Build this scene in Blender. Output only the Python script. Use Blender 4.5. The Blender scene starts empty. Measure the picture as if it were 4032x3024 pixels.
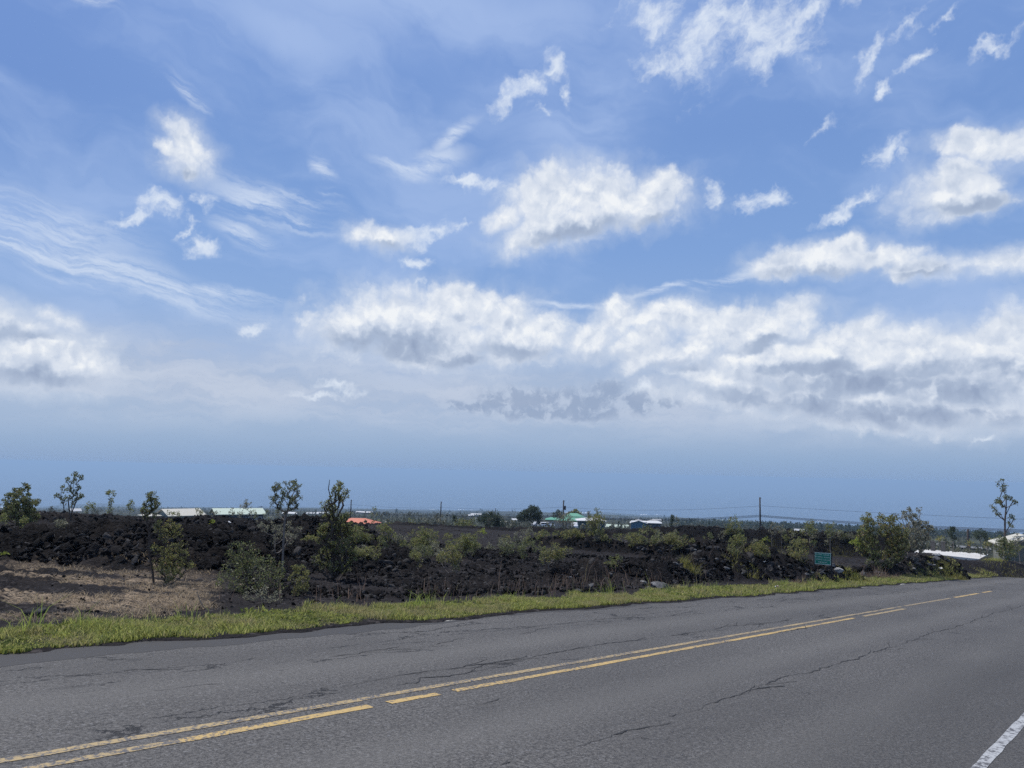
import bpy, math, random
import numpy as np
from mathutils import Vector, Matrix
R = math.radians
random.seed(7)
rng = np.random.default_rng(7)
sc = bpy.context.scene
COL = sc.collection

# ------------------------------------------------------------------ camera
CAMZ = 1.55
F_SRC = 3030.0                       # focal length in pixels of the 4032 px wide photo
PITCH, ROLL = math.atan(188.5/1662.0), R(1.3)
cam_d = bpy.data.cameras.new('camera'); cam = bpy.data.objects.new('camera', cam_d); COL.objects.link(cam)
cam_d.sensor_width = 36.0; cam_d.lens = 36.0*F_SRC/4032.0
cam_d.clip_start = 0.05; cam_d.clip_end = 200000.0
_c, _s = math.cos(ROLL), math.sin(ROLL); _a = math.pi/2+PITCH
M_roll = Matrix(((_c,-_s,0),(_s,_c,0),(0,0,1)))
M_pit = Matrix(((1,0,0),(0,math.cos(_a),-math.sin(_a)),(0,math.sin(_a),math.cos(_a))))
M_CAM = M_pit @ M_roll
cam.matrix_world = Matrix.Translation((0,0,CAMZ)) @ M_CAM.to_4x4()
sc.camera = cam

def ray(px, py):                      # direction through a photo pixel (4032x3024)
    d = M_CAM @ Vector(((px-2016.0)/F_SRC, -(py-1512.0)/F_SRC, -1.0)); return d.normalized()
def azel(px, py):
    d = ray(px, py); return math.degrees(math.atan2(d.x, d.y)), math.degrees(math.asin(d.z))
def at(px, py, dist):                 # the point seen at that pixel, dist metres away over the ground
    d = ray(px, py); k = dist/math.hypot(d.x, d.y); return Vector((d.x*k, d.y*k, CAMZ+d.z*k))

# ------------------------------------------------------------------ light
SUN_EL, SUN_AZ = 62.0, -48.0          # azimuth clockwise from straight ahead (+Y)
sun_d = bpy.data.lights.new('sun', 'SUN'); sun = bpy.data.objects.new('sun', sun_d); COL.objects.link(sun)
sun_d.energy = 4.2; sun_d.angle = R(0.53); sun_d.color = (1.0, 0.955, 0.89)
sdir = Vector((math.sin(R(SUN_AZ))*math.cos(R(SUN_EL)), math.cos(R(SUN_AZ))*math.cos(R(SUN_EL)), math.sin(R(SUN_EL))))
sun.rotation_euler = (-sdir).to_track_quat('-Z', 'Y').to_euler()
sun.location = (0, 0, 60)
sc.view_settings.view_transform = 'Standard'; sc.view_settings.look = 'None'
sc.view_settings.exposure = 0.0; sc.view_settings.gamma = 1.0
sc.cycles.max_bounces = 6; sc.cycles.diffuse_bounces = 2; sc.cycles.glossy_bounces = 2
sc.cycles.transmission_bounces = 3; sc.cycles.transparent_max_bounces = 4; sc.cycles.volume_bounces = 0

# ------------------------------------------------------------------ node helper
class NT:
    def __init__(s, tree): s.t = tree; s.n = tree.nodes; s.l = tree.links
    def node(s, typ, **kw):
        n = s.n.new(typ)
        for k, v in kw.items(): setattr(n, k, v)
        return n
    def set(s, sock, v):
        if v is None: return
        if isinstance(v, bpy.types.NodeSocket): s.l.new(v, sock)
        else:
            if isinstance(v, (tuple, list)) and len(v) == 3 and len(sock.default_value) == 4: v = (*v, 1.0)
            sock.default_value = v
    def math(s, op, a, b=None, c=None, clamp=False):
        n = s.node('ShaderNodeMath', operation=op, use_clamp=clamp)
        s.set(n.inputs[0], a); s.set(n.inputs[1], b); s.set(n.inputs[2], c); return n.outputs[0]
    def vmath(s, op, a, b=None, scale=None):
        n = s.node('ShaderNodeVectorMath', operation=op)
        s.set(n.inputs[0], a); s.set(n.inputs[1], b)
        if scale is not None: s.set(n.inputs['Scale'], scale)
        return n.outputs['Value'] if op in ('LENGTH','DOT_PRODUCT','DISTANCE') else n.outputs['Vector']
    def noise(s, vec, scale, detail=4, rough=0.55, dist=0.0, out='Fac'):
        n = s.node('ShaderNodeTexNoise'); s.set(n.inputs['Vector'], vec); n.inputs['Scale'].default_value = scale
        n.inputs['Detail'].default_value = detail; n.inputs['Roughness'].default_value = rough; n.inputs['Distortion'].default_value = dist
        return n.outputs[out]
    def voro(s, vec, scale, feature='F1', out='Distance', rnd=1.0):
        n = s.node('ShaderNodeTexVoronoi', feature=feature); s.set(n.inputs['Vector'], vec); n.inputs['Scale'].default_value = scale
        n.inputs['Randomness'].default_value = rnd
        return n.outputs[out]
    def ramp(s, v, a, b, c=0.0, d=1.0, smooth=True):
        n = s.node('ShaderNodeMapRange', interpolation_type='SMOOTHSTEP' if smooth else 'LINEAR', clamp=True)
        for i, x in enumerate((v, a, b, c, d)): s.set(n.inputs[i], x)
        return n.outputs[0]
    def mix(s, f, a, b, mode='MIX'):
        n = s.node('ShaderNodeMix', data_type='RGBA', blend_type=mode)
        s.set(n.inputs[0], f); s.set(n.inputs[6], a); s.set(n.inputs[7], b); return n.outputs[2]
    def mapping(s, vec, loc=(0,0,0), rot=(0,0,0), scale=(1,1,1), typ='POINT'):
        n = s.node('ShaderNodeMapping', vector_type=typ); s.set(n.inputs[0], vec)
        n.inputs[1].default_value = loc; n.inputs[2].default_value = rot; n.inputs[3].default_value = scale; return n.outputs[0]
    def sep(s, v):
        n = s.node('ShaderNodeSeparateXYZ'); s.set(n.inputs[0], v); return n.outputs
    def comb(s, x=0.0, y=0.0, z=0.0):
        n = s.node('ShaderNodeCombineXYZ'); s.set(n.inputs[0], x); s.set(n.inputs[1], y); s.set(n.inputs[2], z); return n.outputs[0]
    def bump(s, h, strength=0.5, dist=0.02, normal=None):
        n = s.node('ShaderNodeBump'); n.inputs['Strength'].default_value = strength; n.inputs['Distance'].default_value = dist
        s.set(n.inputs['Height'], h)
        if normal is not None: s.set(n.inputs['Normal'], normal)
        return n.outputs[0]
    def attr(s, name, out='Fac'): return s.node('ShaderNodeAttribute', attribute_name=name).outputs[out]

# ------------------------------------------------------------------ sky: Nishita + clouds and horizon haze placed by direction
def srgb(r, g, b):
    f = lambda v: (v/255.0/12.92) if v <= 10 else ((v/255.0+0.055)/1.055)**2.4
    return (f(r), f(g), f(b))
WSTR = 0.1
w = bpy.data.worlds.new('World'); sc.world = w; w.use_nodes = True
w.node_tree.nodes.clear()
W = NT(w.node_tree)
bg = W.node('ShaderNodeBackground'); bg.inputs['Strength'].default_value = WSTR
W.l.new(bg.outputs[0], W.node('ShaderNodeOutputWorld').inputs[0])
sky = W.node('ShaderNodeTexSky', sky_type='NISHITA'); sky.sun_disc = False
sky.sun_elevation = R(SUN_EL); sky.sun_rotation = R(SUN_AZ); sky.altitude = 350.0
sky.air_density = 1.0; sky.dust_density = 1.2; sky.ozone_density = 2.0
dirv = W.node('ShaderNodeTexCoord').outputs['Generated']
dx, dy, dz = W.sep(dirv)[:3]
AZ = W.math('MULTIPLY', W.math('ARCTAN2', dx, dy), 57.29578)
EL = W.math('MULTIPLY', W.math('ARCSINE', dz), 57.29578)
P0 = W.comb(AZ, EL, 1.0)
sc.cycles.use_denoising = False; sc.cycles.use_adaptive_sampling = True; sc.cycles.adaptive_threshold = 0.012; sc.cycles.adaptive_min_samples = 16
def K(c): return tuple(v/WSTR for v in c)          # a radiance seen in the picture -> colour before the strength
def px2deg(v): return v*1.823/F_SRC*57.3           # size in a 2212 px wide view -> degrees
def n2d(vec, scale, detail=4, rough=0.55, seed=0.0, stretch=None, rot=0.0, out='Fac'):
    """2-D noise over azimuth and elevation; stretch > 1 draws it out sideways"""
    if stretch or seed or rot:
        c, s_ = math.cos(R(rot)), math.sin(R(rot)); st = stretch or 1.0
        vec = W.comb(W.vmath('DOT_PRODUCT', vec, (c/st, s_/st, seed)), W.vmath('DOT_PRODUCT', vec, (-s_, c, seed*1.7)), 1.0)
    n = W.node('ShaderNodeTexNoise', noise_dimensions='2D'); W.set(n.inputs['Vector'], vec); n.inputs['Scale'].default_value = scale
    n.inputs['Detail'].default_value = detail; n.inputs['Roughness'].default_value = rough
    return n.outputs[out]
def blobs(vec, items, k=0.3):
    """smooth union of rotated ellipses: 0 at the centre of a cloud, 1 on its outline"""
    acc = None
    for i, (x, y, rx, ry, *rot) in enumerate(items):
        a, e = azel(x*1.823, y*1.823); r = R(-rot[0]) if rot else 0.0
        v2 = vec
        if acc is not None and i % 3 == 0:      # a negligible term that makes the blobs evaluate one after another
            q = W.node('ShaderNodeVectorMath', operation='MULTIPLY_ADD')
            W.set(q.inputs[0], acc); W.set(q.inputs[1], (1e-6, 1e-6, 0)); W.set(q.inputs[2], vec); v2 = q.outputs[0]
        wx, wy = px2deg(rx), px2deg(ry); c, s_ = math.cos(r), math.sin(r)
        u = W.vmath('DOT_PRODUCT', v2, (c/wx, s_/wx, -(a*c+e*s_)/wx))
        v = W.vmath('DOT_PRODUCT', v2, (-s_/wy, c/wy, (a*s_-e*c)/wy))
        d = W.math('MULTIPLY_ADD', u, u, W.math('MULTIPLY', v, v))
        acc = d if acc is None else W.math('SMOOTH_MIN', acc, d, k)
    return W.math('SQRT', W.math('MAXIMUM', acc, 0.0))
wA = W.vmath('SUBTRACT', n2d(P0, 0.085, 3, 0.55, 3.1, out='Color'), (0.5, 0.5, 0.5))
wB = W.vmath('SUBTRACT', n2d(P0, 0.34, 4, 0.6, 7.7, out='Color'), (0.5, 0.5, 0.5))
wC = W.vmath('SUBTRACT', n2d(P0, 1.3, 4, 0.6, 12.3, out='Color'), (0.5, 0.5, 0.5))
def warp(a=0.0, b=0.0, c=0.0):
    v = P0
    for amt, n in ((a, wA), (b, wB), (c, wC)):
        if amt:
            q = W.node('ShaderNodeVectorMath', operation='MULTIPLY_ADD')
            W.set(q.inputs[0], n); W.set(q.inputs[1], (amt, amt, 0)); W.set(q.inputs[2], v); v = q.outputs[0]
    return v
def ramp_color(fac, stops):
    r_ = W.node('ShaderNodeValToRGB'); W.l.new(fac, r_.inputs[0]); el = r_.color_ramp.elements
    el[0].position = stops[0][0]; el[0].color = (*stops[0][1], 1); el[1].position = stops[-1][0]; el[1].color = (*stops[-1][1], 1)
    for p_, c_ in stops[1:-1]:
        q = el.new(p_); q.color = (*c_, 1)
    return W.vmath('SCALE', r_.outputs[0], scale=1.0/WSTR)
# base: Nishita graded towards the pale periwinkle of this hazy tropical noon
nish = W.mix(1.0, sky.outputs[0], (0.95, 0.96, 1.12), 'MULTIPLY')
hz = ramp_color(W.ramp(EL, -2.0, 38.0, smooth=False), [((e+2)/40.0, srgb(*c)) for e, c in
     ((-2, (129,160,202)), (-.4, (133,163,203)), (.2, (135,165,205)), (1.1, (141,170,207)), (2.2, (149,175,209)), (4.0, (160,183,213)), (6.0, (164,184,212)),
      (10, (144,175,219)), (16, (128,164,217)), (24, (118,154,212)), (34, (123,158,218)))])
base = W.mix(W.ramp(EL, 20.0, 70.0, 0.9, 0.25), nish, hz)
left = W.ramp(AZ, -20.0, -36.0); base = W.mix(W.math('MULTIPLY', W.math('MULTIPLY', left, W.ramp(EL, 12.0, 22.0)), 0.35), base, K(srgb(100,135,200)))
# thin high veils
n1 = n2d(warp(6.0, 1.5), 0.12, 5, 0.6, 1.0, 3.0, -8)
veil = W.math('MULTIPLY', W.ramp(n1, 0.38, 0.72), W.ramp(EL, 3.0, 12.0, 0.2, 1.0))
topv = blobs(warp(5.0, 1.0), [(900,10,800,110,0),(620,90,240,60,8),(1250,260,260,150,-35),(1150,150,200,150,-20)], 0.4)
veil = W.math('MAXIMUM', W.math('MULTIPLY', veil, 0.48), W.math('MULTIPLY', W.math('MULTIPLY', W.ramp(topv, 1.3, 0.1), W.ramp(n1, 0.25, 0.6)), 0.6))
veil = W.math('MULTIPLY', veil, W.ramp(EL, 0.5, 6.0))
c0 = W.mix(veil, base, K(srgb(178,200,238)))
# pale layered stratus above the horizon
n2 = n2d(warp(0, 2.0, 0.4), 0.6, 5, 0.6, 2.0, 7.0)
lay = W.math('MULTIPLY', W.ramp(EL, 1.2, 6.0), W.ramp(EL, 11.5, 7.0))
sides = blobs(warp(4.0, 1.0), [(-150,840,420,130,-2),(250,810,330,70,-4),(450,860,420,80,0),(420,765,130,18,-5),(1200,870,460,70,0),(1150,900,900,90,0),(2000,930,600,100,0)], 0.4)
lay = W.math('MULTIPLY', W.math('MAXIMUM', W.math('MULTIPLY', lay, 0.72), W.math('MULTIPLY', W.ramp(sides, 1.35, 0.3), W.ramp(EL, 0.8, 5.5))), W.ramp(n2, 0.22, 0.62, 0.5, 1.0))
c1 = W.mix(W.math('MULTIPLY', lay, 0.85), c0, W.mix(W.ramp(n2, 0.35, 0.7), K(srgb(176,190,214)), K(srgb(196,206,224))))
# cirrus streaks, left
Ps = warp(2.5, 0.8, 0.3)
ns = n2d(Ps, 0.85, 6, 0.66, 0.5, 8.0, -11)
cir = blobs(Ps, [(60,535,190,30,3),(210,575,190,44,12),(330,625,210,30,13),(120,590,80,12,14),(60,470,190,46,8),(500,640,110,16,6),(1210,655,80,8,4),(930,345,90,24,-12),(870,350,70,12,4),
                 (560,430,110,40,14),(640,425,90,16,8),(530,500,70,26,20),(640,470,90,16,14),(690,360,32,15,35),(710,415,26,10,10),(395,205,44,14,32),(1600,600,90,12,-12),(990,290,60,16,-40),(1450,620,120,8,-8),(215,12,45,10,10)], 0.25)
cirm = W.math('MULTIPLY', W.ramp(cir, 1.5, 0.1), W.ramp(ns, 0.3, 0.66))
c2 = W.mix(W.math('MULTIPLY', cirm, 0.8), c1, K(srgb(214,226,244)))
# ragged wisps of broken cloud
Pw = warp(0, 2.4, 0.8)
wsp = blobs(Pw, [(1420,45,80,40,10),(1500,90,110,70,-30),(1560,20,120,40,0),(1640,60,150,50,-18),(1760,25,110,28,-22),(1680,110,90,35,-10),(1420,150,55,26,-45),(1490,130,60,40,-30),
                 (1100,210,60,24,-40),(1190,150,42,24,-50),(1150,180,50,24,-35),(1215,190,16,28,0),(1160,235,30,10,-15),
                 (1880,120,52,17,-52),(1950,65,50,14,-35),(2040,30,30,9,-30),(2150,95,46,12,-10),(2195,80,40,14,-30),(1990,125,42,12,-38),(1780,275,40,12,-36),(1905,195,20,11,-35),
                 (1545,430,20,26,-25),(1625,430,40,22,-10),(1670,420,48,18,8),(1850,445,52,18,-22),(1880,425,24,16,0),(1820,465,48,14,-16),(1920,330,36,28,-20),(1955,345,20,10,20),
                 (1010,390,60,16,0),(1065,395,42,26,15),(940,500,60,17,-18),(1000,485,45,12,-12),(880,520,46,20,0),(905,570,48,14,8),(350,440,56,24,-12),(290,470,42,11,-40),(440,430,24,14,10),(425,520,38,22,10),(395,500,30,10,-50),
                 (548,708,24,11,-12),(730,832,40,12,10),(690,850,50,10,0),(1390,842,30,16,0),(905,615,18,10,-30),(1500,770,30,14,0),(2110,955,26,6,0)], 0.2)
nw = n2d(warp(0, 1.6, 0.35), 0.6, 7, 0.64, 4.0, 1.5, 30)
wm = W.ramp(W.math('SUBTRACT', W.math('SUBTRACT', 1.3, wsp), W.math('MULTIPLY', W.math('SUBTRACT', 0.54, nw), 2.9)), -0.1, 1.6)
c3 = W.mix(W.math('MULTIPLY', wm, 0.88), c2, K(srgb(226,235,247)))
# far grey-blue bank of cloud low in the middle
Pg = warp(0, 1.1, 0.55)
gb = blobs(Pg, [(1010,880,70,14,4),(1090,860,70,28,0),(1180,865,90,28,0),(1280,870,100,34,0),(1310,838,36,24,0),(1370,870,60,28,0),(1430,870,50,16,0),(1200,890,190,20,0),(1150,872,150,24,0)], 0.3)
ng = n2d(Pg, 0.9, 5, 0.6)
gm = W.ramp(W.math('SUBTRACT', gb, W.math('MULTIPLY', W.math('SUBTRACT', ng, 0.5), 0.4)), 1.3, 0.55)
c4 = W.mix(W.math('MULTIPLY', gm, 0.78), c3, W.mix(W.ramp(W.math('ADD', ng, W.math('MULTIPLY', W.math('SUBTRACT', gb, 0.6), 0.15)), 0.42, 0.66), K(srgb(148,166,195)), K(srgb(184,198,220))))
# cumulus
Pc = warp(0.3, 1.3, 0.34)
CU = [(770,700,95,52,-18),(850,680,120,52,0),(960,690,130,60,0),(985,648,52,28,0),(1050,655,40,26,0),(1100,700,90,55,10),(1180,720,60,42,0),(900,755,160,32,6),(1000,775,90,18,0),
      (1280,735,70,36,-15),(1330,690,60,36,-25),(1322,662,26,20,-40),(1420,680,80,28,-10),(1500,690,50,22,10),(1400,770,60,24,-25),(1500,745,60,36,-20),(1570,720,70,36,-20),(1640,715,100,44,-12),(1720,675,46,30,-20),
      (1580,815,100,26,8),(1660,790,130,50,0),(1800,760,130,44,0),(1860,710,44,22,-20),(1840,825,200,46,6),(1980,760,110,44,0),(2060,840,180,50,0),(2120,760,90,46,-15),(2190,720,60,44,-20),(2190,800,90,60,0),(2120,890,140,24,4),(1730,862,220,30,5),(1960,892,240,36,4),(1480,690,120,30,0),(1900,740,120,36,0),
      (1190,420,90,50,-20),(1270,420,110,50,0),(1370,430,110,46,0),(1440,410,36,34,-20),(1150,500,70,32,-30),(1230,490,120,38,-12),(1090,475,40,24,-20),
      (400,300,40,30,30),(405,335,46,36,0),(360,320,24,16,20),(410,365,22,18,0),(820,515,60,24,10),(780,505,34,20,-25),
      (1690,570,60,24,0),(1770,560,100,30,0),(1830,535,40,22,0),(1890,555,70,18,2),(2010,578,70,20,2),
      (2050,410,80,44,-15),(2070,370,40,24,0),(2090,440,60,18,0),(2120,310,66,20,12),(2200,310,50,24,0),(2190,560,90,22,0),
      (10,690,90,30,10),(60,745,110,42,5),(140,780,80,26,5),(60,800,130,36,0),(120,690,50,16,20)]
CU += [(850,722,175,48,0),(970,735,150,48,4),(1100,735,100,40,8),(1400,730,90,30,-18)]
cu = blobs(Pc, [(q[0], q[1], q[2]*1.2, q[3]*1.18, *q[4:]) for q in CU], 0.3)
def billow(vec, sc_, det=3.0):
    n = W.node('ShaderNodeTexVoronoi', feature='F1', voronoi_dimensions='2D'); W.set(n.inputs['Vector'], vec)
    n.inputs['Scale'].default_value = sc_; n.inputs['Detail'].default_value = det; n.inputs['Roughness'].default_value = .55; n.inputs['Lacunarity'].default_value = 2.3
    return W.math('SUBTRACT', 1.0, n.outputs['Distance'])
nc = n2d(Pc, 0.55, 5, 0.52, 0.0); nb = n2d(P0, 0.16, 3, 0.6, 9.0); bl = billow(Pc, 0.42)
field = W.math('MULTIPLY_ADD', W.math('SUBTRACT', nc, 0.5), 0.42, W.math('MULTIPLY', W.math('SUBTRACT', bl, 0.36), 0.45))
edge = W.math('SUBTRACT', cu, field)
# cauliflower tops are crisp, bases and thin ends fade away
soft = W.math('SUBTRACT', W.ramp(nb, 0.34, 0.60, 0.95, 0.45), W.ramp(AZ, -24.0, -31.0, 0.0, 0.45))
cm = W.ramp(edge, 1.32, W.math('SUBTRACT', soft, 0.12))
upv = W.vmath('ADD', Pc, (-0.25, 0.75, 0)); up = n2d(upv, 0.55, 4, 0.5, 0.0); bu = billow(upv, 0.42, 2.0)
rel = W.math('ADD', W.math('MULTIPLY', W.math('SUBTRACT', nc, up), 0.5), W.math('MULTIPLY', W.math('SUBTRACT', bl, bu), 0.32))
shb = blobs(warp(0, 2.2), [(850,750,160,38,3),(960,775,130,24,6),(760,740,60,20,0),(1100,765,90,20,0),(1600,850,140,16,8),(1750,878,210,24,6),(1950,905,260,30,5),(1900,830,220,22,0),(2120,850,130,24,0),(1780,800,110,14,0),(2000,800,130,16,0),(60,820,150,24,0),(30,720,80,14,0),(1480,790,50,10,0),(2150,905,160,26,0),(1250,505,150,18,-14),(1400,475,70,14,-10),(2075,450,90,16,0),(1780,588,150,12,2),(2010,592,70,8,0),(412,372,36,12,0),(1420,795,70,10,-20),(1290,775,60,12,-10),(1650,745,90,12,-10),(830,540,60,10,0)], 0.5)
shade = W.ramp(shb, 1.7, 0.2)
thick = W.ramp(edge, 1.0, 0.0)
lum = W.math('ADD', W.math('MULTIPLY', rel, W.math('MULTIPLY_ADD', thick, 0.9, 0.4)), W.math('SUBTRACT', W.math('MULTIPLY_ADD', nb, .45, .60), W.math('MULTIPLY', shade, W.math('ADD', 0.33, W.math('MULTIPLY', thick, 0.25)))), clamp=True)
cumul = ramp_color(lum, [(0.1, srgb(148,164,192)), (0.4, srgb(170,185,209)), (0.65, srgb(206,216,232)), (0.84, srgb(228,234,243)), (1.0, srgb(243,246,249))])
halo = W.math('MULTIPLY', W.ramp(W.math('SUBTRACT', cu, W.math('MULTIPLY', nc, 1.2)), 1.1, 0.1), 0.36)
c4 = W.mix(halo, c4, K(srgb(206,217,233)))
c5 = W.mix(W.math('MULTIPLY', cm, 0.96), c4, cumul)
# outside the part of the sky the clouds above cover, plain hazy sky (cheaper to light the ground with)
bg2 = W.node('ShaderNodeBackground'); bg2.inputs['Strength'].default_value = WSTR; W.l.new(W.mix(0.25, base, K(srgb(190,205,230))), bg2.inputs['Color'])
inside = W.math('MULTIPLY', W.math('MULTIPLY', W.math('COMPARE', AZ, 0.0, 46.0), W.math('COMPARE', EL, 20.5, 23.0)), 1.0)
ms = W.node('ShaderNodeMixShader'); W.l.new(inside, ms.inputs[0]); W.l.new(bg2.outputs[0], ms.inputs[1]); W.l.new(bg.outputs[0], ms.inputs[2])
W.l.new(ms.outputs[0], [n for n in W.n if n.type == 'OUTPUT_WORLD'][0].inputs[0])
W.l.new(c5, bg.inputs['Color'])
w.cycles.sampling_method = 'MANUAL'; w.cycles.sample_map_resolution = 512

# ------------------------------------------------------------------ materials
def mat(name):
    m = bpy.data.materials.new(name); m.use_nodes = True; m.node_tree.nodes.clear(); N = NT(m.node_tree)
    p = N.node('ShaderNodeBsdfPrincipled'); o = N.node('ShaderNodeOutputMaterial'); N.l.new(p.outputs[0], o.inputs[0])
    return m, N, p
def simple(name, col, rough=0.7, var=0.15, scale=6.0, spec=0.3, metal=0.0):
    m, N, p = mat(name); oc = N.node('ShaderNodeTexCoord').outputs['Object']
    n = N.noise(oc, scale, 5, 0.6)
    c = N.mix(n, tuple(v*(1-var) for v in col), tuple(min(1, v*(1+var)) for v in col))
    N.l.new(c, p.inputs['Base Color']); p.inputs['Roughness'].default_value = rough
    p.inputs['Specular IOR Level'].default_value = spec; p.inputs['Metallic'].default_value = metal
    return m
def leafmat(name, dark, light, tint=None, spec=0.35, thru=.40):
    m, N, p = mat(name); rnd = N.node('ShaderNodeNewGeometry').outputs['Random Per Island']
    c = N.mix(N.math('POWER', rnd, 1.6), dark, light)
    if tint: c = N.mix(N.ramp(rnd, 0.9, 0.93), c, tint)
    N.l.new(c, p.inputs['Base Color']); p.inputs['Roughness'].default_value = 0.55; p.inputs['Specular IOR Level'].default_value = spec
    tr = N.node('ShaderNodeBsdfTranslucent'); N.l.new(N.mix(0.5, c, light), tr.inputs[0])
    mx = N.node('ShaderNodeMixShader'); mx.inputs[0].default_value = thru
    N.l.new(p.outputs[0], mx.inputs[1]); N.l.new(tr.outputs[0], mx.inputs[2])
    o = [n for n in N.n if n.type == 'OUTPUT_MATERIAL'][0]; N.l.new(mx.outputs[0], o.inputs[0])
    return m
MAT = {
 'leaf_olive': leafmat('leaf_olive', (.07,.082,.032), (.30,.33,.115), (.32,.20,.09)),
 'leaf_dark': leafmat('leaf_dark', (.055,.067,.03), (.21,.24,.10), (.24,.17,.09)),
 'leaf_yellow': leafmat('leaf_yellow', (.085,.092,.035), (.32,.33,.115), (.36,.22,.09)),
 'leaf_bright': leafmat('leaf_bright', (.12,.15,.02), (.42,.48,.09)),
 'leaf_grey': leafmat('leaf_grey', (.10,.10,.07), (.32,.32,.22)),
 'leaf_conifer': leafmat('leaf_conifer', (.03,.045,.03), (.085,.115,.075)),
 'leaf_far': leafmat('leaf_far', (.05,.055,.04), (.14,.145,.09)),
 'bark': simple('bark', (.075,.062,.055), .9, .4, 20), 'bark_pale': simple('bark_pale', (.20,.175,.155), .9, .35, 20),
 'pole_wood': simple('pole_wood', (.045,.035,.032), .85, .3, 8),
 'wire': simple('wire', (.03,.03,.035), .6, .1), 'metal_grey': simple('metal_grey', (.3,.31,.32), .45, .1, 8, .5),
 'white_paint': simple('white_paint', (.78,.78,.76), .5, .05), 'roof_white': simple('roof_white', (.58,.58,.57), .45, .04, 1.5),
 'roof_cream': simple('roof_cream', (.47,.45,.38), .5, .05, 1.5), 'roof_mint': simple('roof_mint', (.42,.49,.40), .5, .05, 1.5),
 'roof_red': simple('roof_red', (.50,.16,.09), .6, .1, 1.5), 'roof_green': simple('roof_green', (.10,.30,.20), .5, .1, 1.5),
 'wall_blue': simple('wall_blue', (.035,.115,.20), .7, .08), 'wall_teal': simple('wall_teal', (.02,.055,.065), .7, .08),
 'wall_tan': simple('wall_tan', (.36,.32,.26), .8, .08), 'wall_grey': simple('wall_grey', (.16,.20,.20), .8, .1),
 'wall_olive': simple('wall_olive', (.15,.155,.13), .8, .1), 'wall_navy': simple('wall_navy', (.03,.045,.075), .7, .1), 'wall_pale': simple('wall_pale', (.5,.46,.4), .8, .06),
 'window_dark': simple('window_dark', (.015,.018,.022), .15, .1, 3, .6),
 'trim_dark': simple('trim_dark', (.05,.04,.035), .7, .1), 'tyre': simple('tyre', (.02,.02,.02), .9, .1),
 'car_white': simple('car_white', (.78,.78,.78), .3, .03, 2, .6), 'car_silver': simple('car_silver', (.42,.43,.44), .3, .05, 2, .6),
 'slab_white': simple('slab_white', (.56,.54,.50), .6, .05, .8),
 'sign_green': simple('sign_green', (.018,.24,.175), .55, .12, 8, .3), 'sign_white': simple('sign_white', (.52,.66,.60), .5, .12, 14),
 'sign_post': simple('sign_post', (.03,.03,.032), .7, .1),
 'straw': simple('straw', (.68,.56,.36), .8, .15, 10), 'litter_white': simple('litter_white', (.75,.76,.76), .5, .1, 20),
 'can_red': simple('can_red', (.45,.05,.06), .35, .1, 20, .5), 'insulator': simple('insulator', (.35,.36,.38), .4, .1),
 'cinder_tan': simple('cinder_tan', (.33,.26,.20), .95, .35, 1.2, .1), 'planks': simple('planks', (.12,.11,.10), .9, .2, 3),
}
# ------------------------------------------------------------------ object helpers
def mesh_np(name, verts, faces, material=None, smooth=False, parent=None, attrs=None):
    me = bpy.data.meshes.new(name); v = np.asarray(verts, dtype=np.float32); f = np.asarray(faces, dtype=np.int32)
    k = f.shape[1]
    me.vertices.add(len(v)); me.vertices.foreach_set('co', v.ravel())
    me.loops.add(f.size); me.loops.foreach_set('vertex_index', f.ravel())
    me.polygons.add(len(f)); me.polygons.foreach_set('loop_start', np.arange(0, f.size, k, dtype=np.int32))
    me.polygons.foreach_set('loop_total', np.full(len(f), k, dtype=np.int32))
    if smooth: me.polygons.foreach_set('use_smooth', np.ones(len(f), dtype=bool))
    me.update(calc_edges=True)
    if attrs:
        for n, a in attrs.items():
            at_ = me.attributes.new(n, 'FLOAT', 'POINT'); at_.data.foreach_set('value', np.asarray(a, dtype=np.float32))
    if material: me.materials.append(material)
    o = bpy.data.objects.new(name, me); COL.objects.link(o)
    if parent: o.parent = parent
    return o
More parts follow.
